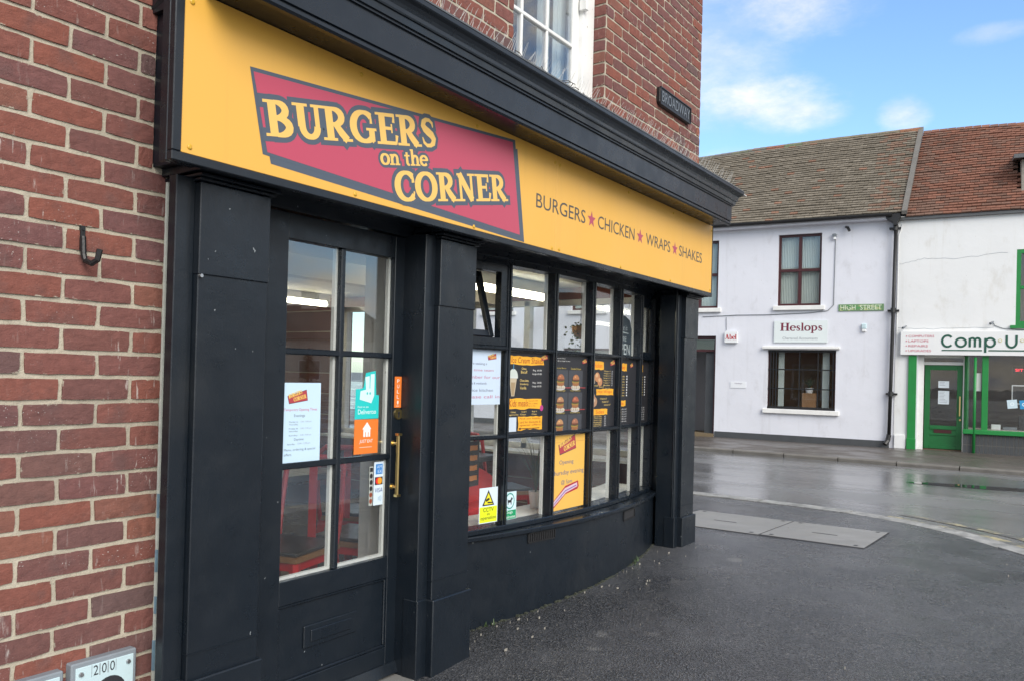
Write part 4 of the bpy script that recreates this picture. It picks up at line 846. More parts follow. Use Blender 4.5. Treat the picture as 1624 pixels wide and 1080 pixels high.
# --- computer shop
cmp_ = root('shop_house', HF @ Vector((3, .1, .18)), 'white rendered house with red tiled roof and bright green shopfront', 'shop')
holes = [(.51, 5.3, .0, 2.10), (2.23, 3.3, 2.66, 4.15), (4.6, 5.6, 2.66, 4.15)]
holed(MB(HF), .102, 7.5, -.1, 4.95, holes, -.01, .28).build('wall', 'render_white', cmp_)
MB(HF).box(.10, 7.5, 4.0, 4.2, -.1, 4.9).build('rear_wall', 'render_white', cmp_); MB(HF).box(7.5, 7.7, 0, 4.2, -.1, 4.9).build('gable_wall', 'render_white', cmp_)
m = MB(HF); m.prism([(.11, .12), (.325, .12), (.34, .22), (.315, .42), (.11, .40)], -.045, -.008, 'y'); m.build('plaster_foot', 'render_white', cmp_, bevel=.01)
casement(cmp_, HF, 2.23, 3.3, 2.66, 4.15, -.005, 'green_paint', 2, 2, bar=.075); casement(cmp_, HF, 4.6, 5.6, 2.66, 4.15, -.005, 'green_paint', 2, 2, bar=.075)
MB(HF).box(2.14, 3.4, -.08, .03, 2.60, 2.66).build('green_sill', 'green_paint', cmp_)
p = MB(HF).box(.355, .508, -.055, -.008, .34, 2.06).build('pilaster', 'green_paint', cmp_, bevel=.005); MB(HF).box(.345, .515, -.075, -.008, .12, .345).build('plinth', 'green_paint', p, bevel=.008)
MB(HF).box(.51, .64, .10, .16, .12, 2.06).build('door_surround', 'white_paint', cmp_, bevel=.004); MB(HF).box(.51, .53, -.01, .12, .12, 2.06).build('door_return', 'render_lilac', cmp_)
GD = .20
d = MB(HF)
for q in ((.65, .755, .15, 1.87), (1.245, 1.345, .15, 1.87), (.755, 1.245, 1.77, 1.87), (.755, 1.245, .55, .63), (.755, 1.245, .43, .48), (.755, 1.245, .15, .22)): d.box(q[0], q[1], GD, GD + .045, q[2], q[3])
d = d.build('green_door', 'dark_green_paint', cmp_, bevel=.005)
MB(HF).box(.75, 1.25, GD + .016, GD + .03, .21, .56).build('door_panel', 'dark_green_paint', d); MB(HF).box(.84, 1.16, GD - .006, GD + .018, .475, .545).build('letter_plate', 'maroon_paint', d); MB(HF).box(.75, 1.25, GD + .02, GD + .024, .625, 1.775).build('pane', 'far_glass', d)
MB(HF).tube([(1.30, GD - .05, .84), (1.30, GD - .05, 1.24)], .014, 8).build('handle', 'brass', d); MB(HF).tube([(1.31, GD - .03, .76), (1.31, GD, .76)], .02, 8).build('knob', 'brass', d)
MB(HF).prism([(.655, .155), (1.34, .155), (1.34, .19), (.655, .30)], GD - .02, GD - .001, 'y').build('kick_board', 'dark_green_paint', d) if False else None
f_ = MB(HF); f_.box(.64, 1.36, GD - .02, GD + .06, 1.875, 1.935); f_.box(.64, 1.36, GD - .02, GD + .06, 2.02, 2.10); f_.box(1.348, 1.372, GD - .03, GD + .06, .12, 2.06); f_.build('transom_frame', 'white_paint', cmp_)
MB(HF).box(.64, 1.36, GD + .01, GD + .014, 1.935, 2.02).build('fanlight', 'far_glass', cmp_)
# splayed side light, round post, posts, window
MB(HF).prism([(1.372, .19), (1.41, .19), (1.46, .06), (1.42, .05)], .56, 2.06, 'z').build('corner_post', 'green_paint', cmp_); MB(HF).box(1.43, 1.69, .03, .034, .58, 2.06).build('side_light', 'far_glass', cmp_)
MB(HF).tube([(1.56, -.05, .12), (1.56, -.05, 2.03)], .026, 10).build('round_post', 'green_paint', cmp_, smooth=True)
MB(HF).box(1.68, 1.79, -.02, .06, .56, 2.07).build('window_post', 'green_paint', cmp_, bevel=.006); MB(HF).box(3.4, 3.5, -.02, .06, .56, 2.07).build('window_post', 'green_paint', cmp_, bevel=.006); MB(HF).box(5.2, 5.3, -.02, .06, .56, 2.07).build('window_post', 'green_paint', cmp_, bevel=.006)
for a, b in ((1.79, 3.4), (3.5, 5.2)): MB(HF).box(a, b, .02, .024, .58, 2.07).build('pane', 'far_glass', cmp_)
MB(HF).box(1.36, 5.35, -.07, .10, .50, .588).build('sill', 'green_paint', cmp_, bevel=.008)
sr = MB(HF).box(1.372, 5.3, .0, .1, .05, .50).build('stall_riser', 'chip', cmp_)
tm = None
for j, (z0, z1) in enumerate(((.10, .275), (.285, .497))):
    i = 0; x = 1.376
    while x < 4.0:
        o = MB(HF).box(x, x + .064, -.008, .004, z0, z1).build('riser_tile', 'plinth_dark', sr); x += .073
# inside the computer shop
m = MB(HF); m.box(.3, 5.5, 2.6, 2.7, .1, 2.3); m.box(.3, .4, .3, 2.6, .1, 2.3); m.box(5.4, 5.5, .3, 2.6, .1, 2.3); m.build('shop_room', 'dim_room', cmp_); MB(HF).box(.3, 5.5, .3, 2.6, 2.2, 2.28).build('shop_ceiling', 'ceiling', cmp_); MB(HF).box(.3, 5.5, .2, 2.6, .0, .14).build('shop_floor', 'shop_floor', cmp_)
MB(HF).box(1.45, 5.2, .12, .55, .50, .60).build('display_shelf', 'cream_wall', cmp_)
for i, (x, y, w) in enumerate(((.95, 1.0, .12), (1.55, .7, .10), (1.85, .6, .08), (2.1, .9, .10), (2.35, .7, .1), (3.0, 1.2, .1))):
    MB(HF).tube([(x, y, 2.19), (x, y, 2.17)], w * .5, 10).build('ceiling_spot', 'spot_glow', cmp_)
def small_box(fr, x0, x1, y0, y1, z0, z1, mat, name, label, cat, group=None):
    o = MB(fr).box(x0, x1, y0, y1, z0, z1).build(name, mat, None, bevel=.004); return tag(o, label, cat, group)
small_box(HF, 1.86, 2.02, .18, .34, .602, .70, 'white_plastic', 'white_carton', 'low white carton at the end of the computer shop window display', 'carton')
small_box(HF, 2.06, 2.30, .2, .4, .602, .66, 'grey_plastic', 'keyboard_box', 'flat grey box lying in the computer shop window', 'box')
small_box(HF, 2.33, 2.55, .25, .4, .602, .90, 'skin_dark', 'computer_tower', 'black computer case standing in the computer shop window', 'computer')
mo = root('monitor', HF @ Vector((2.42, .3, .90)), 'monitor with dark screen and white frame in the computer shop window', 'monitor')
MB(HF).box(2.20, 2.75, .24, .28, 1.12, 1.50).build('bezel', 'white_plastic', mo); MB(HF).box(2.22, 2.73, .235, .24, 1.14, 1.48).build('screen', 'skin_dark', mo); MB(HF).box(2.42, 2.50, .25, .29, .90, 1.12).build('stand', 'white_plastic', mo)
# red tiled roof with a dormer
def tone2(r, x, f):
    k = r.uniform(.84, 1.14); c = (.205, .094, .064) if r.random() < .68 else (.165, .09, .066)
    if x < .9 and r.random() < .45: c = (.17, .10, .075)
    return tuple(v * k for v in c)
tiled_roof('roof_tiles', cmp_, HF, .26, 7.6, (-.10, 4.90), (2.4, 7.28), tone2, 23, lambda x: .04 * math.sin(x * 1.1) - .06 * (x - .4) * .5, x0r=.42, skip=lambda x, d: 2.25 < x < 3.55 and .55 < d < 1.75)
m = MB(HF); m.add([(.25, -.06, 4.88), (7.6, -.06, 4.88), (7.6, 2.42, 7.05), (.4, 2.42, 7.26), (.25, 4.7, 4.9), (7.6, 4.7, 4.9)], [(0, 1, 2, 3), (3, 2, 5, 4)]); m.build('roof_slope', 'plinth_dark', cmp_)
m = MB(HF)
for i in range(17):
    x = .44 + i * .43; z = 7.29 - .03 * (x - .4) + .015 * math.sin(i * 1.7); m.tube([(x, 2.42, z - .05), (x + .42, 2.42, z - .06)], .10, 8, tuple(v * rnd.uniform(.8, 1.2) for v in (.28, .11, .065)))
m.build('ridge_tiles', 'roof_tile', cmp_, kind='stuff')
MB(HF).box(.12, 7.5, -.09, .0, 4.86, 4.915).build('eaves_board', 'lead', cmp_)
dm = MB(HF).prism([(.42, 5.22), (.42, 6.02), (1.35, 6.20), (1.3, 6.0)], 2.30, 3.5, 'x').build('dormer', 'chip', cmp_)
MB(HF).prism([(.25, 6.02), (1.55, 6.24), (1.55, 6.32), (.25, 6.10)], 2.16, 3.6, 'x').build('dormer_roof', 'lead', dm); MB(HF).box(2.45, 3.35, .395, .415, 5.35, 5.95).build('dormer_window', 'far_glass', dm)
# house fittings, each a thing of its own
def plate(O, w, h, c, fr, th=.02, y=-.004):
    o = fr @ Vector((O[0], y, O[1])); q = fr.to_3x3(); return PB(o, q @ Vector((1, 0, 0)), (0, 0, 1), .0012), w, h, c, th
pb, w, h, c, th = plate((-2.37, 2.31), 1.125, .48, None, HF, .03, -.035); pb.sheet(w, h, (.66, .72, .72), .03); pb.rect(.012, .012, w - .012, h - .012, (.70, .76, .76), 1)
serif(pb, 'Heslops', .13, .255, .175, .90, 0, (.17, .02, .045), 2); pb.text('Chartered Accountants', .19, .065, .93, .125, (.30, .31, .34), 2)
tag(pb.build('office_sign', 'print', None, recalc=False), 'pale board with maroon name lettering above the barred office window', 'sign')
pb, w, h, c, th = plate((-3.46, 2.30), .285, .25, None, HF, .07, -.08); pb.sheet(w, h, (.74, .76, .77), .075); serif(pb, 'Abel', .012, .075, .115, .262, 0, (.45, .02, .03), 2)
tag(pb.build('alarm_box', 'print', None, recalc=False), 'white alarm box with red lettering beside the office doorway', 'alarm box')
pb, w, h, c, th = plate((-1.03, 2.985), .895, .145, None, HF, .02, -.02); pb.sheet(w, h, (.14, .26, .12), .018); r = random.Random(2)
for i in range(26): a, b = r.uniform(0, w - .09), r.uniform(0, h - .035); pb.brush(a, b, a + r.uniform(.03, .09), b + r.uniform(.012, .035), (.36, .42, .18) if i % 3 else (.10, .30, .10), 1 + .04 * i if i < 24 else 3 + .04 * i)
pb.text('HIGH  STREET', .04, .022, w - .04, .124, (.70, .76, .58), 2); tag(pb.build('street_sign', 'print_matt', None, recalc=False), 'weathered green street name plate with pale capitals on the lilac wall', 'sign')
pb, w, h, c, th = plate((-3.32, 1.275), .355, .14, None, HF, .02, -.012); pb.sheet(w, h, (.74, .76, .79), .012); pb.text('Heslops', .10, .085, .27, .12, (.18, .12, .2), 1); pb.text('Registered office', .10, .045, .27, .065, (.4, .4, .45), 1) if False else None
tag(pb.build('name_plaque', 'print', None, recalc=False), 'small white plaque on the lilac wall between office door and barred window', 'plaque')
al = root('alarm_sounder', HF @ Vector((-.51, -.03, 2.54)), 'small pale blue alarm sounder high on the lilac wall near the downpipe', 'alarm'); MB(HF).box(-.56, -.46, -.06, .0, 2.60, 2.715).build('cover', 'pale_blue_plate', al, bevel=.015); o = MB(HF).box(-.55, -.47, -.055, .0, 2.54, 2.60).build('lens', 'white_plastic', al, bevel=.01)
fl = root('sensor_light', HF @ Vector((-1.14, -.04, 4.54)), 'little grey sensor lamp high on the lilac wall beside the upper window', 'lamp'); MB(HF).box(-1.18, -1.10, -.09, .0, 4.60, 4.66).build('hood', 'grey_plastic', fl, bevel=.008); MB(HF).tube([(-1.14, -.04, 4.54), (-1.14, -.04, 4.61)], .032, 8).build('lens', 'white_plastic', fl)
br = MB(HF); br.tube([(-.92, .0, 4.80), (-.87, -.10, 4.77), (-.83, -.14, 4.69)], [.022, .028, .03], 6); tag(br.build('wall_bracket', 'iron', None), 'black iron bracket stub jutting from the lilac wall under the gutter', 'bracket')
def cable(pts, label, rr=.008, mat='grey_plastic'):
    m = MB(HF); m.tube(pts, rr, 5, cap=True); return tag(m.build('wall_cable', mat, None), label, 'cable')
cable([(-4.0, -.01, 2.90), (-3.2, -.012, 2.93), (-2.5, -.012, 2.93), (-1.6, -.012, 2.96), (-1.25, -.012, 3.0), (-1.13, -.012, 3.12), (-1.12, -.012, 4.55)], 'thin grey cable sagging under the upper windows to the sensor lamp')
cable([(-3.45, -.01, 2.88), (-3.44, -.012, 2.58)], 'short thin cable dropping to the white alarm box', .006)
cable([(.18, -.02, 4.78), (.16, -.02, 4.66), (.12, -.02, 4.55), (.12, -.02, 2.3)], 'pale cable running down beside the downpipe', .007, 'white_plastic')
cable([(1.85, -.02, 2.72), (1.88, -.02, 2.66), (2.02, -.02, 2.60), (2.3, -.02, 2.57), (3.2, -.02, 2.56)], 'thin cable curling along the wall above the computer shop sign', .007)
for x, z, lb in ((.30, 2.66, 'small lamp bracket on the white wall near the downpipe, above the sign'), (1.86, 2.74, 'small camera bracket on the white wall beside the green upper window')):
    m = MB(HF); m.tube([(x, -.012, z), (x - .03, -.10, z - .03), (x - .06, -.14, z - .05)], [.012, .02, .026], 7); tag(m.build('wall_fitting', 'grey_plastic', None), lb, 'fitting')
def crack(pts, par):
    P = []
    for (a, b), (c, d_) in zip(pts, pts[1:]):
        for k in range(8): P.append((a + (c - a) * k / 8 + rnd.uniform(-.01, .01), -.0105, b + (d_ - b) * k / 8 + rnd.uniform(-.012, .012)))
    MB(HF).tube(P, .0035, 4).build('crack', 'grey_post', par)
crack([(.15, 3.95), (.6, 4.05), (1.2, 4.02), (2.2, 4.12)], cmp_); crack([(.14, 2.62), (.8, 2.60), (2.0, 2.63)], cmp_)
# computer shop sign
sg = root('shop_sign', HF @ Vector((2.6, -.06, 2.07)), 'long white sign board with dark green name over the computer shop', 'sign')
MB(HF).box(.20, 5.4, -.10, -.008, 2.065, 2.545).build('board', 'white_plastic', sg, bevel=.006)
o_ = HF @ Vector((.20, -.104, 2.065)); pb = PB(o_, HF.to_3x3() @ Vector((1, 0, 0)), (0, 0, 1), .0015); GR = (.012, .085, .055); PK = (.60, .17, .22)
for k, sx in enumerate(('COMPUTERS', 'LAPTOPS', 'REPAIRS', 'UPGRADES')):
    z = .358 - k * .098; pb.oval(.112, z + .022, .011, .014, PK, 1, 8); pb.text(sx, .15, z, .15 + (.47, .37, .36, .42)[k], z + .046, PK, 1)
def roundo(u, v, a, b, th, a0=0, a1=360, n=24): pb.stroke([(u + a * math.cos(R(a0 + (a1 - a0) * i / n)), v + b * math.sin(R(a0 + (a1 - a0) * i / n)), th) for i in range(n + 1)], GR, 1 + .1 * (len(pb.f) % 7))
T6 = .040
roundo(.862, .283, .095, .112, T6, 42, 318); roundo(1.10, .258, .088, .085, T6)
for q in ([(1.255, .165, T6), (1.255, .345, T6)], [(1.345, .165, T6), (1.345, .30, T6)], [(1.435, .165, T6), (1.435, .30, T6)], [(1.525, .06, T6), (1.525, .345, T6)], [(1.885, .26, T6), (1.885, .40, T6)], [(2.05, .26, T6), (2.05, .40, T6)]): pb.stroke(q, GR, 1 + .1 * (len(pb.f) % 7))
roundo(1.30, .295, .045, .048, T6, 180, 0, 10); roundo(1.39, .295, .045, .048, T6, 180, 0, 10); roundo(1.608, .258, .080, .085, T6); roundo(1.9675, .262, .0825, .10, T6, 180, 360, 12)
pb.rect(.76, .088, 1.47, .112, GR, 1); pb.rect(1.58, .088, 3.6, .112, GR, 1.5)
for u in (1.775, 2.145): pb.oval(u, .295, .034, .034, (.60, .55, .28), 2); pb.oval(u, .295, .022, .022, (.72, .74, .74), 3)
pb.build('lettering', 'print', sg, recalc=False)
for (x0, x1, z0, z1, lb) in ((.905, 1.10, 1.405, 1.545, 'upper white notice taped inside the green door glass'), (.905, 1.105, 1.07, 1.345, 'larger white notice taped inside the green door glass below another')):
    o_ = HF @ Vector((x0, GD + .018, z0)); pb = PB(o_, HF.to_3x3() @ Vector((1, 0, 0)), (0, 0, 1)); pb.sheet(x1 - x0, z1 - z0, (.62, .68, .72)); r = random.Random(4)
    for k in range(int((z1 - z0) / .03) - 1): pb.rect(.02, z1 - z0 - .03 * (k + 1), .02 + (x1 - x0 - .04) * r.uniform(.5, 1), z1 - z0 - .03 * (k + 1) + .010, (.35, .38, .42), 1)
    tag(pb.build('door_notice', 'print', None, recalc=False), lb, 'notice')
for (x0, w, lb, cc) in ((2.13, .17, 'tilted pale blue leaflet in the computer shop window', (.55, .68, .75)), (2.34, .15, 'bright blue card stuck in the computer shop window', (.03, .28, .55))):
    o_ = HF @ Vector((x0, .016, 1.03)); pb = PB(o_, HF.to_3x3() @ Vector((1, 0, .12)), HF.to_3x3() @ Vector((-.12, 0, 1))); pb.sheet(w, .17, cc); pb.oval(w / 2, .085, .035, .035, (.75, .85, .9), 1); pb.oval(w / 2, .085, .02, .02, cc, 2)
    tag(pb.build('window_card', 'print', None, recalc=False), lb, 'card')
o_ = HF @ Vector((1.565, .028, 1.36)); pb = PB(o_, HF.to_3x3() @ Vector((1, 0, 0)), (0, 0, 1)); pb.sheet(.10, .36, (.62, .64, .62)); tag(pb.build('window_notice', 'print', None, recalc=False), 'narrow white notice in the side light behind the round green post', 'notice')
led = root('led_sign', HF @ Vector((2.45, .35, 1.72)), 'dark sign with red glowing letters hanging in the computer shop window', 'sign'); MB(HF).box(2.22, 3.0, .34, .38, 1.74, 1.86).build('case', 'skin_dark', led)
o_ = HF @ Vector((2.22, .338, 1.74)); pb = PB(o_, HF.to_3x3() @ Vector((1, 0, 0)), (0, 0, 1)); pb.text('SIT N', .04, .035, .28, .085, (1, 0, 0), 2); pb.build('glowing_letters', 'led_red', led, recalc=False)

# ------------------------------------------------------------------ fascia sign
SY = 2.200
sign = root('fascia_sign', (3.6, 2.21, 2.088), 'long yellow fascia sign with pink badge lettering above the bow window', 'sign')
MB().box(1.4305, 3.578, SY, 2.2175, 2.0872, 2.583).build('panel', 'yellow_panel', sign, bevel=.001); MB().box(3.5802, 5.7930, SY + .0005, 2.2175, 2.0872, 2.583).build('panel', 'yellow_panel', sign, bevel=.001)
for x, z in ((1.455, 2.545), (1.46, 2.108), (2.165, 2.552), (2.15, 2.102), (2.885, 2.55), (2.88, 2.101), (3.545, 2.10), (3.615, 2.103), (3.555, 2.54), (3.603, 2.538), (4.40, 2.556), (4.32, 2.099), (5.07, 2.55), (5.045, 2.10), (5.77, 2.108), (5.77, 2.545)):
    MB().tube([(x, SY, z), (x, SY - .002, z), (x, SY - .0045, z)], [.0085, .0085, .005], 10).build('screw', 'screw_yellow', sign)
def sign_pb(): return PB((0, SY, 0), (1, 0, 0), (0, 0, 1), .0004)
def vin(name, mat, f): pb = sign_pb(); f(pb); return pb.build(name, mat, sign, recalc=False)
def badge(pb):
    pb.poly([(1.668, 2.4205), (3.186, 2.564), (3.266, 2.106), (1.728, 2.150)], None, 2)
    pb.poly([(1.755, 2.150), (1.762, 2.126), (3.287, 2.091), (3.208, 2.527), (3.18, 2.52)], None, 1)
vin('badge_border', 'slate_vinyl', badge)
vin('badge_field', 'pink_vinyl', lambda pb: pb.poly([(1.682, 2.4085), (3.165, 2.5495), (3.2465, 2.121), (1.746, 2.161)], None, 3))
WORDS = (('BURGERS', 1.742, 2.215, .116, .885, 11.2), ('on', 2.280, 2.242, .062, .111, 11.5), ('the', 2.415, 2.2695, .062, .1442, 11.5), ('CORNER', 2.372, 2.118, .117, .775, 10.8))
for wi, (sx, x, z, h, w, a) in enumerate(WORDS):
    part = vin('letter_halo', 'slate_vinyl', lambda pb: serif(pb, sx, x, z, h, w, a, None, 3.6 + wi * .006, .0185 if h > .1 else .0115))
    pb = sign_pb(); serif(pb, sx, x, z, h, w, a, None, 5.2, .001); pb.build('lettering', 'yellow_vinyl', sign, recalc=False)
for sx, x0, x1 in (('BURGERS', 3.385, 3.884), ('CHICKEN', 4.028, 4.494), ('WRAPS', 4.657, 5.033), ('SHAKES', 5.182, 5.596)):
    vin('lettering', 'text_vinyl', lambda pb: pb.text(sx, x0, 2.281, x1, 2.353, None, 1))
for x in (3.954, 4.573, 5.109):
    vin('star', 'star_vinyl', lambda pb: pb.poly([(x + (.048 if i % 2 == 0 else .0195) * math.sin(math.pi * i / 5), 2.316 + (.048 if i % 2 == 0 else .0195) * math.cos(math.pi * i / 5)) for i in range(10)], None, 1))

# iron street name plate high on the brick wall
np_ = root('name_plate', (5.62, 2.455, 3.40), 'small cast iron street name plate high on the red brick wall', 'sign')
MB().prism([(5.355, 3.402), (5.895, 3.402), (5.912, 3.42), (5.912, 3.515), (5.895, 3.533), (5.355, 3.533), (5.338, 3.515), (5.338, 3.42)], WY - .026, WY + .006, 'y').build('plate', 'iron', np_, bevel=.003)
m = MB()
for q in ((5.345, 5.905, 3.405, 3.413), (5.345, 5.905, 3.522, 3.530), (5.342, 5.350, 3.413, 3.522), (5.900, 5.908, 3.413, 3.522)): m.box(q[0], q[1], WY - .032, WY - .02, q[2], q[3])
m.build('raised_rim', 'iron', np_)
pb = PB((5.37, WY - .030, 3.43), (1, 0, 0), (0, 0, 1)); pb.text('BROADWAY', 0, 0, .51, .075, None, 0); pb.build('raised_letters', 'grey_plastic', np_, recalc=False)
pb = PB((5.37, WY - .0262, 3.43), (1, 0, 0), (0, 0, 1)); pb.text('BROADWAY', .003, -.002, .513, .073, None, 0); pb.build('painted_letter_shadow', 'skin_dark', np_, recalc=False)  # dark copy of the letters, shifted behind them as a painted drop shadow

# hook on the brick wall, number posts
hk = MB(); hk.box(1.277, 1.291, WY - .006, WY + .004, 1.79, 1.862); hk.tube([(1.284, WY - .006, 1.83), (1.284, WY - .012, 1.775), (1.286, WY - .02, 1.756), (1.292, WY - .045, 1.747), (1.30, WY - .062, 1.758), (1.304, WY - .066, 1.79)], .0088, 8)
hk.lathe(1.284, WY - .008, [(.003, 1.848), (.003, 1.852)], 6); tag(hk.build('wall_hook', 'iron', None), 'black metal hook screwed to the red brick wall', 'hook')
def marker(x0, x1, z1, txt, label):
    rt_ = root('marker_box', ((x0 + x1) / 2, 2.42, .2), label, 'marker plate')
    MB().box(x0, x1, 2.435, WY + .004, .16, z1).build('case', 'grey_post', rt_, bevel=.004); MB().box(x0 + .012, x1 - .012, 2.431, 2.436, .17, z1 - .014).build('face_plate', 'pale_blue_plate', rt_, bevel=.0015)
    for x in (x0 + .028, x1 - .03): MB().tube([(x, 2.431, z1 - .035), (x, 2.426, z1 - .035)], [.0085, .006], 10).build('screw', 'steel', rt_)
    pb = PB((x0, 2.431, 0), (1, 0, 0), (0, 0, 1)); DK = (.03, .03, .035)
    if txt:
        for i, ch in enumerate(txt):
            u = .062 + i * .026; pb.text(ch, u + .003, z1 - .048, u + .018, z1 - .018, DK, 1); pb.rect(u - .003, z1 - .051, u - .0015, z1 - .015, (.25, .28, .3), 1); pb.rect(u + .021, z1 - .051, u + .0225, z1 - .015, (.25, .28, .3), 1)
    pb.oval(.118, z1 - .115, .052, .052, DK, 1, 24); pb.build('figures', 'print', rt_, recalc=False)
marker(1.276, 1.482, .550, '200', 'pale marker plate numbered 200 in grey case on the brick wall'); marker(1.045, 1.254, .541, '', 'grey cased marker plate beside the numbered one, low on the brick wall')

# anti-bird spikes along the cornice, old nest twigs
sp = root('bird_spike_strip', (3.5, 2.2, 2.85), 'pale plastic bird spikes in strips along the top of the black cornice', 'bird spikes')
m = MB(); r = random.Random(12); x = 2.0
while x < 5.70:
    for k in range(3):
        y = (2.05, 2.12, 2.20)[k]; z = 2.826 + (y - 1.98) * .088; bx = x + r.uniform(-.004, .004); L = r.uniform(.065, .10); dx = r.uniform(-.03, .03); dy = (-.045, -.0, .05)[k] + r.uniform(-.015, .015)
        m.tube([(bx, y, z), (bx + dx, y + dy, z + L)], [.0012, .0006], 3, cap=False)
    x += .020
m.build('spikes', 'spike_plastic', sp, recalc=False, kind='stuff'); m = MB(); x = 2.0
while x < 5.75: m.box(x, x + .32, 2.02, 2.045, 2.826, 2.833); m.box(x, x + .32, 2.09, 2.115, 2.832, 2.839); x += .335
m.build('base_strips', 'spike_plastic', sp, kind='stuff')
m = MB()
for i in range(46):
    x = r.uniform(2.9, 3.95) if i % 3 else r.uniform(2.2, 4.2); y = r.uniform(1.995, 2.16); a = r.uniform(0, 6.28); L = r.uniform(.03, .13); z = 2.833 + (y - 1.98) * .09 + r.uniform(0, .012)
    m.tube([(x, y, z), (x + math.cos(a) * L * .5, y + math.sin(a) * L * .25, z + r.uniform(0, .02)), (x + math.cos(a) * L, y + math.sin(a) * L * .5, z + r.uniform(-.004, .02))], [.0022, .002, .001], 4, cap=False)
tag(m.build('twigs', 'twig', None, recalc=False, kind='stuff'), 'dry nest twigs caught on top of the black cornice', 'twigs')

# ------------------------------------------------------------------ notices and stickers on the shop's door
WHT, BLK = (.66, .77, .86), (.02, .02, .022)
pb = PB((2.0625, 2.4700, 1.078), (1, 0, 0), (-.01, 0, 1)); pb.sheet(.196, .318, (.55, .72, .86)); logo(pb, .030, .238, .100, 1, 4)
GRY, PNK = (.14, .17, .22), (.55, .12, .22)
pb.text('Temporary Opening Times', .012, .206, .178, .219, PNK, 1); pb.text('Evenings', .062, .182, .116, .196, GRY, 1)
for z, a, b in ((.162, 'Monday to', '5.00 - 9.00 pm'), (.152, 'Thursday', ''), (.136, 'Friday &', '5.00 - 9.30 pm'), (.126, 'Saturday', ''), (.110, 'Sunday', '5.00 - 9.00 pm')):
    pb.text(a, .038, z, .082, z + .0075, GRY, 1)
    if b: pb.text(b, .095, z, .150, z + .0075, (.30, .32, .40), 1)
pb.text('Daytime', .064, .091, .112, .103, GRY, 1); pb.text('Saturday', .030, .076, .068, .084, GRY, 1); pb.text('12.00 - 2.30 pm', .080, .077, .145, .085, (.3, .32, .4), 1)
pb.text('Menu, ordering & special', .016, .052, .172, .064, GRY, 1); pb.text('offers', .016, .036, .052, .046, GRY, 1); pb.text('Find us online', .108, .038, .165, .046, PNK, 1) if False else None
tag(pb.build('times_notice', 'print', None, recalc=False), 'pale blue opening times notice behind the door glass', 'notice')
TQ = (.02, .56, .54)
pb = PB((2.447, 2.4700, 1.245), (1, 0, 0), (0, 0, 1)); P = [(.0, 0), (.142, 0), (.142, .10), (.125, .101), (.118, .205), (.060, .195), (.048, .133), (.040, .128), (.004, .126)]
pb.add([pb.at(u, v, 0) - pb.W * .001 for u, v in P] + [pb.at(u, v, 0) for u, v in P], [tuple(range(9))[::-1], tuple(range(9, 18))] + [(i, (i + 1) % 9, 9 + (i + 1) % 9, 9 + i) for i in range(9)], TQ)
pb.poly([(.030, .118), (.026, .082), (.096, .066), (.112, .098), (.112, .192), (.088, .190), (.087, .128), (.083, .128), (.082, .182), (.056, .178), (.062, .124)], (.62, .82, .84), 1)
for u in (.070, .087): pb.oval(u, .108, .0045, .006, TQ, 2, 8)
pb.text('Find us on', .016, .047, .080, .055, (.75, .9, .9), 1); pb.text('Deliveroo', .018, .020, .126, .040, (.80, .92, .92), 1); tag(pb.build('delivery_sticker', 'print', None, recalc=False), 'turquoise sticker with white eared figure on the door glass', 'sticker')
OR = (.80, .20, .03)
pb = PB((2.447, 2.4698, 1.096), (1, 0, 0), (0, 0, 1)); pb.sheet(.142, .146, OR); pb.poly([(.046, .104), (.074, .135), (.100, .104), (.094, .104), (.094, .072), (.084, .072), (.084, .092), (.080, .092), (.080, .072), (.068, .072), (.068, .092), (.064, .092), (.064, .072), (.053, .072), (.053, .104)], (.86, .84, .84), 1)
pb.text('JUST EAT', .030, .043, .108, .061, (.88, .84, .82), 1, slant=.2); pb.text('Order here', .032, .024, .106, .032, (.86, .6, .45), 1) if False else pb.rect(.032, .027, .106, .0295, (.86, .62, .48), 1); tag(pb.build('takeaway_sticker', 'print', None, recalc=False), 'square orange sticker with white house mark under the turquoise one', 'sticker')
pb = PB((2.6645, DY - .0012, 1.290), (1, 0, 0), (0, 0, 1)); pb.sheet(.044, .137, OR)
for k, ch in enumerate('PULL'): pb.text(ch, .015, .109 - k * .023, .029, .125 - k * .023, (.88, .85, .82), 1)
pb.poly([(.017, .020), (.022, .012), (.027, .020), (.027, .028), (.022, .032), (.017, .028)], (.88, .8, .75), 1); pb.rect(.012, .006, .032, .0085, (.85, .6, .5), 1); tag(pb.build('pull_sticker', 'print', None, recalc=False), 'narrow orange PULL sticker on the black door stile', 'sticker')
pb = PB((2.572, 2.4700, .868), (1, 0, 0), (0, 0, 1)); pb.sheet(.058, .188, WHT); pb.rect(.010, .134, .052, .178, (.03, .22, .60), 1); pb.text('AM', .016, .159, .046, .173, (.6, .75, .9), 2); pb.text('EX', .022, .139, .048, .153, (.6, .75, .9), 2)
pb.rect(.006, .088, .054, .122, BLK, 1); pb.oval(.024, .105, .0135, .0145, (.75, .03, .03), 2); pb.oval(.036, .105, .0135, .0145, (.85, .35, .03), 2.4); pb.text('VISA', .006, .055, .054, .074, (.03, .06, .25), 1, slant=.1)
for k in range(3): pb.stroke([(.024 + k * .008 + .007 * math.cos(a), .028 + (.008 + .003 * k) * math.sin(a), .0022) for a in [R(-60 + 20 * i) for i in range(7)]], (.15, .35, .5), 1 + k * .1)
tag(pb.build('payment_sticker', 'print', None, recalc=False), 'white sticker of payment card marks on the lower door pane', 'sticker')
pb = PB((2.5455, 2.4712, .870), (1, 0, 0), (0, 0, 1)); pb.sheet(.022, .168, (.40, .43, .40))
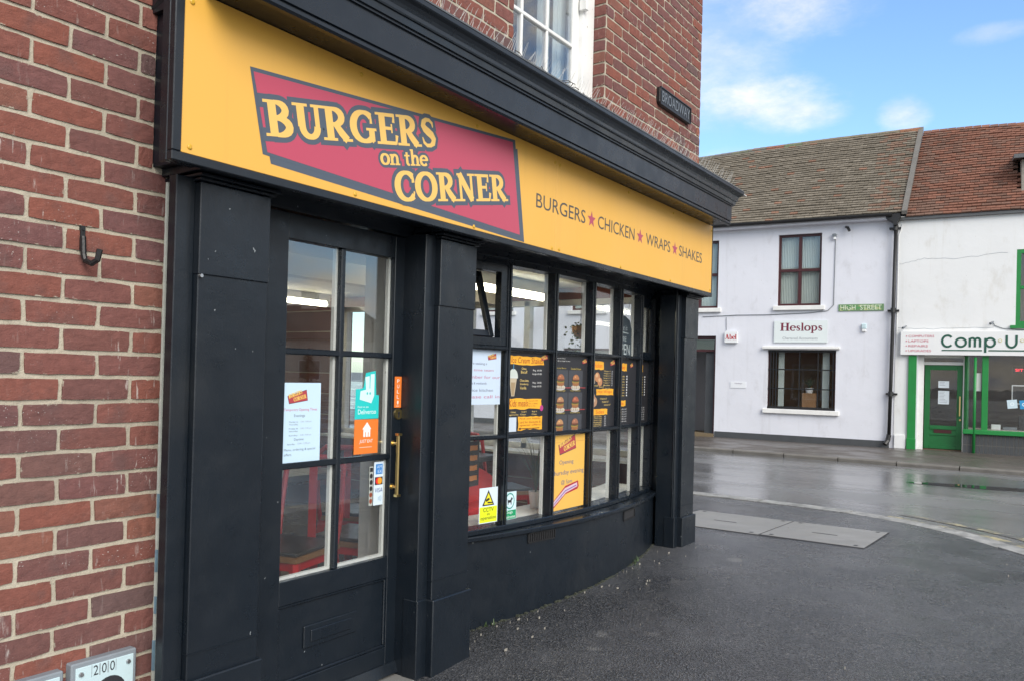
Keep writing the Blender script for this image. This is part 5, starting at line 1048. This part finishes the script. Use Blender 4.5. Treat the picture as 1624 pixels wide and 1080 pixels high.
for k in range(6): pb.rect(.002, .145 - k * .027, .020, .163 - k * .027, BLK, 1) if k == 0 else pb.oval(.011, .154 - k * .027, .009, .011, BLK if k < 4 else (.25, .06, .03), 1, 12)
tag(pb.build('icon_strip', 'print', None, recalc=False), 'slim strip of dark round icons beside the payment sticker', 'sticker')

# ------------------------------------------------------------------ posters in the bow window
def in_pane(i, j, off=-.0042):                         # print frame of a facet: u along the facet from its left mullion, v from the lower bar
    a, u, L = frame_of(i); n_ = Vector((u.y, -u.x, 0)); return PB(a - n_ * off + Vector((0, 0, ZR[j])), u, (0, 0, 1), .0006), L
CH, YB, RD = (.022, .022, .026), (.85, .42, .03), (.30, .02, .015)
OY = (.82, .60, .20)
def menu_sheet(i, w=.03):
    pb, L = in_pane(i, 1); pb.sheet(L - .04, .444, CH, u=.02, v=.012); return pb, L
def burger(pb, u, v, s, bun=(.42, .17, .06)):
    pb.oval(u, v - .55 * s, .62 * s, .20 * s, (.50, .46, .40), 2); pb.oval(u, v - .30 * s, .46 * s, .16 * s, (.30, .13, .05), 3); pb.oval(u - .03 * s, v - .16 * s, .50 * s, .09 * s, (.34, .20, .05), 3.5); pb.oval(u, v - .08 * s, .50 * s, .08 * s, (.07, .11, .03), 4)
    pb.oval(u, v - .02 * s, .46 * s, .10 * s, (.14, .05, .03), 4.5); pb.oval(u, v + .02 * s, .44 * s, .34 * s, bun, 5, 14, 0, math.pi); pb.oval(u - .10 * s, v + .20 * s, .12 * s, .05 * s, tuple(x * 1.7 for x in bun), 5.5)
    for k in (-.35, -.1, .2, .42): pb.oval(u + k * s, v - .52 * s, .09 * s, .10 * s, (.62, .55, .42), 5.5, 8)
# 1: white notice partly behind the pilaster
pb, L = in_pane(0, 1); pb.sheet(L - .05, .285, (.55, .66, .80), u=.02, v=.172); logo(pb, L - .13, .405, .066, 1, 4)
for k, sx in enumerate(('We are seeking a', 'part time team', 'member for our', 'evenings & weekends', 'service kitchen', 'Please call in')): pb.text(sx, L - .30, .375 - .034 * k, L - .30 + .165 + .05 * (k % 3), .391 - .034 * k, (.16, .18, .26) if k in (0, 3, 4) else (.50, .16, .26), 1)
tag(pb.build('white_notice', 'print', None, recalc=False), 'white printed notice in the bow window pane next to the middle pilaster', 'notice')
# 2: shakes menu
pb, L = menu_sheet(1); logo(pb, L - .10, .415, .062, 3, 6); pb.brush(.04, .385, L - .07, .437, YB, 1); pb.text('Ice Cream Shakes', .055, .396, L - .085, .428, RD, 2, slant=.12)
pb.poly([(.062, .215), (.088, .215), (.108, .318), (.042, .318)], (.50, .42, .30), 1); pb.poly([(.066, .219), (.084, .219), (.094, .29), (.055, .29)], (.36, .26, .15), 2); pb.oval(.075, .318, .040, .046, (.55, .60, .56), 2, 14, 0, math.pi); pb.rect(.036, .312, .114, .322, (.58, .62, .60), 3); pb.rect(.072, .36, .078, .392, (.08, .25, .4), 3)
for k, (sx, z) in enumerate((('Oreo,', .358), ('Biscoff', .340), ('Chocolate,', .293), ('Strawberry,', .273), ('Vanilla', .253))): pb.text(sx, .140 - .012 * (k > 1), z, .200 + .020 * (k in (2, 3)), z + .015, OY, 1, keep=True)
for z in (.352, .283):
    for k, sx in enumerate(('Reg  £4.00', 'Large £5.00')): pb.text(sx, .250 - .004 * k, z - .020 * k, .330, z + .012 - .020 * k, (.72, .72, .70), 1)
pb.brush(.028, .140, L - .085, .205, YB, 1); pb.text('Kids meals', .042, .158, .208, .195, RD, 2, slant=.12)
for k in range(3): pb.text(('Any meal £6.00', 'Incl. a drink', 'Eat in only')[k], .215, .184 - .014 * k, .30 - .02 * (k == 2), .192 - .014 * k, (.25, .03, .02), 2)
pb.oval(L - .085, .147, .016, .018, (.45, .05, .22), 3, 8)
for k, (a, b) in enumerate((('Chicken', 'Nuggets & Chips'), ('Sausage &', 'Chips'), ('Burger &', 'Chips'))): pb.text(a, .060 + .095 * k, .124, .105 + .095 * k, .133, OY, 1); pb.text(b, .038 + .105 * k - .0, .108, .128 + .098 * k - (.03 if k else 0), .118, OY, 1)
pb.rect(.040, .022, .112, .100, (.55, .63, .72), 1); pb.brush(.125, .024, L - .075, .106, YB, 1)
for k in range(3): pb.text(('Find our loyalty', 'card for discounts &', 'special offers')[k], .14, .083 - .018 * k, L - .09, .096 - .018 * k, RD, 2, slant=.1)
pb.rect(.135, .034, L - .10, .038, (.08, .02, .01), 2.5); pb.poly([(.130, .036), (.150, .028), (.150, .044)], (.08, .02, .01), 2.8)
tag(pb.build('shakes_menu', 'print', None, recalc=False), 'black menu headed Ice Cream Shakes in the bow window', 'menu')
# 3: burger pictures
pb, L = menu_sheet(2); logo(pb, L - .085, .408, .055, 2, 6); pb.text('All burgers are 100% beef', .045, .430, .155, .438, (.72, .72, .7), 1); pb.text('Double any burger for extra', .045, .415, .21, .423, (.72, .72, .7), 1)
BN = ((.34, .13, .06), (.40, .17, .07), (.42, .22, .11), (.36, .11, .06), (.46, .24, .11), (.33, .14, .08)); q = 0
for rr_ in range(3):
    z = .315 - rr_ * .132; pb.rect(.035, z - .055, L - .04, z - .050, (.35, .05, .05), 2)
    for cc in range(2):
        u = .105 + .172 * cc; pb.rect(u - .08, z - .050, u + .082, z + .052, (.055, .058, .068), 1); burger(pb, u, z - .004, .086, BN[q]); pb.text(('Smokey Bacon', 'Double Deluxe', 'Cheeseburger', 'Fiery Chicken', 'Chickenburger', 'The Plain Jane')[q], u - .058, z + .056, u + .058, z + .067, (.55, .42, .10), 2); pb.text('Single £7 Double £9', u - .045, z - .066, u + .045, z - .058, (.6, .62, .7), 2.5); q += 1
tag(pb.build('burger_menu', 'print', None, recalc=False), 'dark menu showing six burger pictures in the bow window', 'menu')
# 4: chicken menu
pb, L = menu_sheet(3); logo(pb, L - .10, .405, .07, 2, 6); pb.brush(.022, .375, .215, .432, YB, 1); pb.text('Chicken', .045, .390, .19, .418, (.75, .10, .01), 2, slant=.1)
for u, v, s_ in ((.05, .325, .06), (.12, .33, .055), (.16, .30, .05)): pb.oval(u, v, s_ * .7, s_ * .55, (.48, .22, .10), 2 + u); pb.oval(u - .01, v + .012, s_ * .35, s_ * .25, (.62, .38, .20), 3 + u)
pb.poly([(.03, .375), (.075, .37), (.085, .29), (.035, .285)], (.60, .50, .36), 3.5)
for k in range(7): pb.text(('Wings x 4', 'Wings x 8', 'Strips x 3', 'Strips x 5', 'Nuggets x 6', 'Nuggets x 9', 'Bucket')[k], .215, .365 - .015 * k, .315, .374 - .015 * k, OY, 1); pb.text('£5', .335, .365 - .015 * k, .352, .374 - .015 * k, (.7, .7, .7), 1)
for k in range(3): pb.text(('Meal £8', 'Deal £9', 'Feast £11')[k], .06 + .09 * k, .272 - .009 * k, .13 + .09 * k, .282 - .009 * k, OY, 1)
pb.brush(.11, .212, L - .04, .258, YB, 1); pb.text('Hot Wraps', .13, .222, L - .07, .248, (.65, .09, .01), 2, slant=.1)
for u, v in ((.05, .20), (.08, .175), (.055, .165)): pb.oval(u, v, .045, .032, (.42, .24, .14), 2 + u * 9); pb.oval(u - .008, v + .008, .022, .012, (.60, .45, .32), 3 + u * 9)
for k in range(3): pb.text(('Chicken £7', 'Falafel £7', 'Halloumi £7')[k], .17 + .03 * k, .188 - .020 * k, .27 + .03 * k, .198 - .020 * k, OY, 1)
pb.brush(.055, .088, .285, .130, YB, 1); pb.text('Sides', .11, .098, .23, .122, (.65, .09, .01), 2)
for k in range(6): pb.text(('Skin on fries', 'Cheesy fries', 'Onion rings', 'Mozzarella', 'Coleslaw', 'Gravy')[k], .085, .076 - .0118 * k, .20, .084 - .0118 * k, OY, 1); pb.text('£3', .24, .076 - .0118 * k, .262, .084 - .0118 * k, (.7, .7, .7), 1)
tag(pb.build('chicken_menu', 'print', None, recalc=False), 'black menu with chicken pictures and three orange headings in the bow window', 'menu')
# 5, 6: price lists
for i, lb in ((4, 'black price list under the dark open sign in the bow window'), (5, 'narrow price list in the last pane of the bow window')):
    pb, L = menu_sheet(i); pb.brush(.03, .372, .20 if i == 4 else .15, .43, YB, 1); pb.text('Drinks' if i == 4 else 'Extras', .06, .387, .17 if i == 4 else .13, .415, (.75, .10, .01), 2)
    if i == 4: logo(pb, L - .15, .40, .06, 2, 6)
    for k in range(8): pb.text(('Cola', 'Diet Cola', 'Orange', 'Lemonade', 'Still water', 'Apple', 'Juice', 'Tea')[k], .035, .335 - .0185 * k, .09, .344 - .0185 * k, (.30, .42, .22) if k > 5 else OY, 1); pb.text('330ml', .115, .335 - .0185 * k, .16, .344 - .0185 * k, OY, 1); pb.oval(.205, .340 - .0185 * k, .011, .006, (.72, .72, .72), 1, 8)
    pb.brush(.02, .135, .19 if i == 4 else .13, .18, YB, 1); pb.text('Extras' if i == 4 else 'Dips', .05, .146, .15 if i == 4 else .11, .170, (.75, .10, .01), 2)
    for k in range(6): pb.text(('Bacon', 'Cheese', 'Jalapenos', 'Egg', 'Patty', 'Mayo')[k], .03, .112 - .0165 * k, .11, .122 - .0165 * k, OY if k < 3 or i == 4 else ((.5, .12, .05), (.05, .35, .25), (.40, .05, .15))[k - 3], 1); pb.text('50p each', .12, .112 - .0165 * k, .215, .122 - .0165 * k, (.72, .72, .72), 1)
    tag(pb.build('price_list', 'print', None, recalc=False), lb, 'menu')
# open sign standing behind the glass
pb, L = in_pane(4, 2, .03); pb.O -= pb.U * .02; P = [(.005, .012), (.40, .012), (.395, .20), (.35, .262), (.26, .285), (.13, .285), (.05, .262), (.012, .20)]
pb.add([pb.at(u, v, 0) - pb.W * .004 for u, v in P] + [pb.at(u, v, 0) for u, v in P], [tuple(range(8))[::-1], tuple(range(8, 16))] + [(i, (i + 1) % 8, 8 + (i + 1) % 8, 8 + i) for i in range(8)], (.045, .065, .085))
pb.text('Come in', .11, .185, .30, .225, (.72, .78, .80), 1, slant=.2); pb.stroke([(.06, .155, .006), (.2, .172, .008), (.33, .168, .004)], (.72, .78, .8), 1); pb.text("WE'RE", .12, .112, .29, .145, (.72, .78, .80), 1); pb.text('OPEN', .105, .02, .365, .095, (.78, .84, .86), 1)
tag(pb.build('open_sign', 'print', None, recalc=False), 'dark arched sign reading OPEN behind the upper bow window glass', 'sign')
pb, L = in_pane(4, 2, .012)
for u, ang in ((.10, 14), (.255, -14)): pb.stroke([(u, .335, .022), (u - .025 * math.sin(R(ang)) * 2, .395, .010)], (.75, .78, .78), 1)
tag(pb.build('hanger_marks', 'print', None, recalc=False), 'two short white marks on the glass above the open sign', 'decal')
# opening poster
pb, L = in_pane(2, 0); pb.sheet(L - .055, .440, (.80, .47, .10), u=.026, v=.008); pb.rect(.028, .405, L - .032, .408, (.65, .35, .08), 1); logo(pb, .105, .335, .20, 1, 6); NV = (.10, .14, .26)
pb.text('Opening', .115, .268, .275, .300, NV, 1); pb.text('Thursday evening', .030, .205, L - .036, .240, NV, 1); pb.text('@ 5pm', .14, .152, .265, .182, NV, 1)
pb.poly([(.030, .030), (.050, .060), (.19, .145), (.335, .165), (.345, .130), (.33, .115), (.19, .095), (.07, .028), (.034, .016)], (.42, .03, .05), 1); pb.stroke([(.055, .045, .026), (.19, .118, .030), (.325, .142, .026)], (.66, .50, .56), 2); pb.stroke([(.065, .048, .006), (.19, .116, .007), (.315, .138, .006)], (.25, .12, .4), 3)
tag(pb.build('opening_poster', 'print', None, recalc=False), 'yellow poster with badge announcing Thursday opening in the bow window', 'poster')
# window stickers
pb, L = in_pane(0, 0); U0 = L - .165; pb.sheet(.138, .186, WHT, u=U0, v=.014); YL = (.72, .80, .02); pb.rect(U0 + .004, .018, U0 + .134, .100, YL, 1)
pb.poly([(U0 + .022, .106), (U0 + .112, .106), (U0 + .067, .188)], BLK, 1); pb.poly([(U0 + .034, .112), (U0 + .100, .112), (U0 + .067, .173)], (.80, .72, .03), 2); pb.stroke([(U0 + .048, .132, .012), (U0 + .074, .142, .012)], BLK, 3); pb.stroke([(U0 + .060, .122, .008), (U0 + .095, .120, .006)], BLK, 3.3)
pb.text('CCTV', U0 + .030, .074, U0 + .108, .095, BLK, 2); pb.text('in', U0 + .060, .055, U0 + .078, .068, BLK, 2); pb.text('operation', U0 + .012, .028, U0 + .126, .050, BLK, 2); tag(pb.build('camera_sticker', 'print', None, recalc=False), 'yellow CCTV warning sticker low in the bow window', 'sticker')
pb, L = in_pane(1, 0); pb.sheet(.112, .150, (.60, .76, .82), u=.018, v=.012); GN = (.01, .30, .12); pb.rect(.020, .014, .128, .062, GN, 1); pb.oval(.074, .112, .040, .044, (.02, .27, .22), 1, 24); pb.oval(.074, .112, .033, .037, (.62, .78, .84), 2, 24)
pb.poly([(.056, .092), (.060, .092), (.062, .104), (.080, .104), (.082, .092), (.087, .092), (.088, .116), (.096, .120), (.096, .128), (.084, .131), (.078, .118), (.060, .118), (.053, .126)], BLK, 3)
pb.text('Dogs', .044, .040, .100, .058, (.8, .88, .85), 2); pb.text('welcome', .028, .019, .120, .035, (.8, .88, .85), 2); tag(pb.build('dogs_sticker', 'print', None, recalc=False), 'green and white dogs welcome sticker low in the bow window', 'sticker')

# ------------------------------------------------------------------ inside the shop
FZ = .155
def tube_light(x0, x1, y, z, label):
    r_ = root('tube_light', ((x0 + x1) / 2, y, z), label, 'light'); MB().tube([(x0 + .02, y, z), (x1 - .02, y, z)], .024, 10).build('tube', 'tube_glow', r_, smooth=True); MB().box(x0, x1, y - .035, y + .035, z + .032, 2.199).build('batten', 'white_plastic', r_); 
    for x in (x0, x1 - .03): MB().box(x, x + .03, y - .022, y + .022, z - .026, z + .03).build('lamp_holder', 'white_plastic', r_)
tube_light(4.30, 5.70, 3.6, 2.082, 'lit fluorescent tube seen through the bow window'); tube_light(4.20, 5.72, 6.2, 2.10, 'lit fluorescent tube deep in the shop, seen through the door'); tube_light(1.9, 3.3, 4.9, 2.12, 'lit fluorescent tube over the tables near the door')
def copy_tree(o, parent=None):
    c = o.copy(); col.objects.link(c); c.parent = parent
    for ch in [x for x in bpy.data.objects if x.parent == o]: copy_tree(ch, c)
    return c
def chair_proto():
    c = root('metal_chair', (0, 0, 0), 'x', 'chair', 'red metal chairs in the shop'); sw_, sd, sh = .18, .18, .46
    s_ = MB().box(-sw_, sw_, -sd, sd, sh - .018, sh).build('seat', 'table_dark', c, bevel=.006); MB().box(-sw_ - .004, sw_ + .004, -sd - .004, sd + .004, sh - .045, sh - .019).build('seat_rim', 'wood_seat', s_)
    MB().box(-sw_ + .01, sw_ - .01, -sd + .01, sd - .01, sh - .085, sh - .046).build('apron', 'red_metal', s_)
    for sx in (-1, 1):
        for sy in (-1, 1): MB().tube([(sx * .16, sy * .16, sh - .05), (sx * .205, sy * .205, 0)], [.026, .016], 6).build('leg', 'red_metal', c)
        MB().tube([(sx * .165, .17, sh - .06), (sx * .175, .205, sh + .12), (sx * .165, .235, sh + .36)], .014, 6).build('back_post', 'red_metal', c)
    MB().tube([(-.165, .235, sh + .35), (-.12, .25, sh + .39), (.12, .25, sh + .39), (.165, .235, sh + .35)], .016, 6).build('back_rail', 'red_metal', c); MB().box(-.022, .022, .215, .221, sh - .02, sh + .385).build('back_slat', 'red_metal', c)
    return c
ch0 = chair_proto()
CHS = [((2.62, 3.08, FZ), -75, 'red metal chair nearest the door, seen through its lower panes'), ((3.06, 3.02, FZ), 195, 'red metal chair facing the door behind the first table'), ((2.75, 3.95, FZ), -100, 'red metal chair in the second row inside the door'), ((3.55, 3.55, FZ), 120, 'red metal chair against the second table inside the door'),
       ((3.95, 3.12, FZ + .02), 100, 'red metal chair close behind the bow window'), ((5.0, 3.5, FZ), 60, 'red metal chair near the side window of the shop'), ((2.15, 4.6, FZ), -60, 'red metal chair by the inner wall of the shop')]
for k, (p, a, lb) in enumerate(CHS):
    o = ch0 if k == 0 else copy_tree(ch0); o.location = p; o.rotation_euler = (0, 0, R(a)); o['label'] = lb
    if k == 0:
        for x in bpy.data.objects:
            if x.parent == ch0: x.matrix_parent_inverse = Matrix.Identity(4)
def table_at(p, label, w=.60):
    t_ = root('cafe_table', p, label, 'table', 'dark tables in the shop'); x, y, z = p; MB().box(x - w / 2, x + w / 2, y - w / 2, y + w / 2, z + .70, z + .735).build('table_top', 'table_dark', t_, bevel=.006)
    MB().tube([(x, y, z + .02), (x, y, z + .70)], .03, 8).build('column', 'red_metal', t_); MB().box(x - .2, x + .2, y - .2, y + .2, z, z + .02).build('foot', 'iron', t_)
table_at((2.95, 3.62, FZ), 'small dark table inside the door'); table_at((2.7, 4.55, FZ), 'small dark table further inside the shop'); table_at((4.35, 3.55, FZ), 'small dark table behind the bow window')
bn = root('red_bench', (3.9, 2.98, FZ), 'red seat with orange wooden side behind the bow window', 'bench')
m = MB(); n = 14; vs = []
for i in range(n + 1): t_ = i / n; x = 3.62 + .62 * t_; z = .79 + .10 * math.sin(math.pi * t_); vs += [(x, 3.02, .45), (x, 3.02, z), (x, 3.07, z), (x, 3.07, .45)]
m.add(vs, [(4 * i + j, 4 * i + (j + 1) % 4, 4 * (i + 1) + (j + 1) % 4, 4 * (i + 1) + j) for i in range(n) for j in range(4)] + [(3, 2, 1, 0), tuple(4 * n + j for j in range(4))]); m.build('backrest', 'red_metal', bn); MB().box(3.40, 4.24, 2.86, 3.30, .60, .66).build('seat', 'red_metal', bn, bevel=.01); MB().box(3.42, 4.22, 2.84, 3.28, FZ, .598).build('side_panel', 'orange_wood', bn)
grass_plant('pot_plant', (4.235, 2.70, .635), .045, .10, 46, .36, 'tall grassy plant in white pot on the bow window sill', droop=.55, seed=3, leafw=.004); grass_plant('pot_plant', (4.75, 2.78, .635), .05, .09, 34, .24, 'short grassy plant further along the bow window sill', droop=.9, seed=8, leafw=.004)
hp = root('hanging_plant', (5.62, 3.2, 1.68), 'trailing plant in a hanging basket inside the bow window', 'plant'); MB().lathe(5.62, 3.2, [(.03, 1.74), (.07, 1.80), (.075, 1.84)], 10).build('basket', 'wood_seat', hp); MB().tube([(5.62, 3.2, 1.84), (5.62, 3.2, 2.2)], .003, 4).build('cord', 'iron', hp)
m = MB(); r = random.Random(9)
for i in range(120):
    a = r.uniform(0, 6.28); d_ = r.uniform(.03, .13); p = Vector((5.62 + math.cos(a) * d_, 3.2 + math.sin(a) * d_, 1.86 - r.random() ** 1.5 * .22)); u = Vector((r.uniform(-1, 1), r.uniform(-1, 1), r.uniform(-1, .4))).normalized() * .03; v = u.orthogonal().normalized() * .012; m.add([p, p + u * .5 + v, p + u, p + u * .5 - v], [(0, 1, 2, 3)])
m.build('leaves', 'leaf_green', hp, recalc=False, kind='stuff')
pb = PB((3.50, 2.80, .80), (1, .1, 0), (0, 0, 1)); pb.sheet(.32, .26, CH); 
for k in range(4): pb.brush(.17, .205 - .058 * k, .30, .238 - .058 * k, (.55, .20, .05), 1)
tag(pb.build('table_menu_board', 'print', None, recalc=False), 'dark board with orange headings behind the CCTV sticker', 'menu board')
wb = root('counter', (2.6, 7.6, FZ), 'pale serving counter at the back of the shop', 'counter'); MB().box(1.8, 4.4, 7.3, 7.9, FZ, 1.05).build('front', 'cream_wall', wb); MB().box(1.75, 4.45, 7.25, 7.95, 1.05, 1.09).build('worktop', 'wood_seat', wb)

# ------------------------------------------------------------------ things on the ground
m = MB(); r = random.Random(21)
def flake(x, y, s):
    z = gz(x) + .007; a = r.uniform(0, 6.28); k = r.randint(4, 6); P = [(x + s * math.cos(a + 6.28 * i / k) * r.uniform(.4, 1.6), y + s * math.sin(a + 6.28 * i / k) * r.uniform(.15, .6), z + r.uniform(.001, .006)) for i in range(k)]; m.add([(p[0], p[1], z - .006) for p in P] + P, [tuple(range(k, 2 * k))] + [(i, (i + 1) % k, k + (i + 1) % k, k + i) for i in range(k)])
for i in range(34): x = r.uniform(3.1, 5.6); flake(x, ry(x) - abs(r.gauss(.02, .13)) - .015, .002 + .010 * r.random() ** 4)
for i in range(14): flake(r.uniform(2.8, 7.5), r.uniform(.3, 2.25), .0025 + .007 * r.random() ** 3)
for i in range(6): flake(r.uniform(3.4, 4.6), ry(4) - r.uniform(.03, .3), r.uniform(.006, .011))
tag(m.build('litter', 'chip', None, recalc=False, kind='stuff'), 'pale flakes and grit scattered along the foot of the shopfront', 'litter')
m = MB(); r = random.Random(22)
for (cx, k) in ((3.12, 12), (3.42, 10), (4.95, 12), (5.02, 7), (3.05, 8)):
    for i in range(k):
        x = cx + r.gauss(0, .03); y = ry(min(max(x, 3.1), 5.6)) - r.uniform(.0, .03); z = gz(x); a = r.uniform(0, 6.28); L = r.uniform(.015, .045); w = .004; s_ = Vector((-math.sin(a), math.cos(a), 0)) * w; d_ = Vector((math.cos(a) * .6, math.sin(a) * .6, 1)) * L; p = Vector((x, y, z)); m.add([p - s_, p + s_, p + d_], [(0, 1, 2)])
plain('weed', (.05, .085, .03), .6, .3); tag(m.build('weeds', 'weed', None, recalc=False, kind='stuff'), 'tiny weeds growing where the black riser meets the tarmac', 'weeds')
plain('moss', (.045, .050, .034), .95, .4, 40, .5, 90); m = MB(); r = random.Random(5)
for i in range(160):
    x = 3.05 + 2.55 * i / 160; y = ry(x) - .004; h = r.uniform(-.006, .009); m.box(x, x + .017, y - r.uniform(.002, .014), y + .02, gz(x) - .02, gz(x) + h)
tag(m.build('moss', 'moss', None, kind='stuff'), 'thin line of moss and grit under the black riser', 'moss')

# ------------------------------------------------------------------ over the wide street behind the camera: what the glass mirrors
MF = Matrix(((.565, .825, 0, 0), (.825, -.565, 0, 4.94), (0, 0, 1, 0), (0, 0, 0, 1)))   # x to the viewer's right in the mirror, y away
def far_house(name, x0, x1, y0, dep, ze, zr, label, wallm, tilec, wins, hip=2.4, chim=None):
    o = root(name, MF @ Vector(((x0 + x1) / 2, y0 + dep / 2, 0)), label, 'house'); holes = [w for w in wins]
    holed(MB(MF), x0, x1, 0, ze, holes, y0, y0 + .3).build('wall', wallm, o); m = MB(MF); m.box(x0, x0 + .3, y0 + .3, y0 + dep, 0, ze); m.box(x1 - .3, x1, y0 + .3, y0 + dep, 0, ze); m.box(x0, x1, y0 + dep - .3, y0 + dep, 0, ze - .01); m.build('side_walls', wallm, o)
    e = .4; c = y0 + dep / 2; V = [(x0 - e, y0 - e, ze - .1), (x1 + e, y0 - e, ze - .1), (x1 + e, y0 + dep + e, ze - .1), (x0 - e, y0 + dep + e, ze - .1), (x0 + hip, c, zr), (x1 - hip, c, zr)]
    MB(MF).add(V, [(0, 1, 5, 4), (1, 2, 5), (2, 3, 4, 5), (3, 0, 4), (3, 2, 1, 0)]).build('roof', tilec, o)
    for (a, b, z0, z1) in wins: casement(o, MF, a, b, z0, z1, y0 + .08, 'white_paint', 2, 1, bar=.08, glassm='window_glass'); MB(MF).box(a, b, y0 + .6, y0 + .65, z0, z1).build('window_dark', 'skin_dark', o)
    if chim: m = MB(MF); m.box(chim - .6, chim + .6, c - .5, c + .5, ze, zr + 1.3); m.build('chimney', wallm, o)
    return o
plain('dark_tile', (.055, .042, .034), .8, .3, 4, .3)
far_house('hipped_house', -24, -8.9, 55, 9, 3.5, 6.0, 'cream house with brown hipped roof, mirrored in the door glass', 'render_cream', 'dark_tile', [(-10.9, -9.5, .7, 2.1), (-14.5, -13, .7, 2.1), (-18.5, -17, .7, 2.1), (-22.5, -21, .7, 2.1)], chim=-14.9)
far_house('terrace_house', -7.5, 9, 60, 9, 4.9, 8.0, 'white terrace with dark roof over the wide street, mirrored in the bow window', 'render_white', 'dark_tile', [(-6, -4.8, .9, 2.3), (-2.5, -1.3, .9, 2.3), (1, 2.2, .9, 2.3), (4.5, 5.7, .9, 2.3), (-6, -4.8, 3.1, 4.4), (-2.5, -1.3, 3.1, 4.4), (1, 2.2, 3.1, 4.4), (4.5, 5.7, 3.1, 4.4)], hip=.1)
far_house('brick_house', -44, -26, 46, 9, 4.8, 7.8, 'brick house beyond the wide street, out at the side', 'far_brick', 'dark_tile', [(-42, -40.6, .9, 2.3), (-38, -36.6, .9, 2.3), (-34, -32.6, .9, 2.3), (-30, -28.6, .9, 2.3)], hip=.1)
tr = root('conifer_tree', MF @ Vector((-5.0, 20, ROAD)), 'dark little conifer over the street, mirrored in the door glass', 'tree'); b = MF @ Vector((-5.0, 20, 0)); MB().tube([(b.x, b.y, ROAD), (b.x, b.y, 1.85)], [.07, .015], 7).build('trunk', 'twig', tr)
m = MB(); r = random.Random(17)
for i in range(1500):
    t_ = r.random() ** .8; z = .3 + 1.65 * t_; rad = (.50 * (1 - t_) + .06) * (.75 + .25 * math.sin(i * .37 + z * 17)); a = r.uniform(0, 6.28); q = rad * math.sqrt(r.uniform(.25, 1)); p = Vector((b.x + q * math.cos(a), b.y + q * math.sin(a), z)); u = Vector((math.cos(a), math.sin(a), r.uniform(-.6, .3))).normalized() * r.uniform(.05, .11); v = u.cross(Vector((0, 0, 1))).normalized() * .025; m.add([p - v, p + v, p + u], [(0, 1, 2)])
m.build('crown', 'leaf_green', tr, recalc=False, kind='stuff')
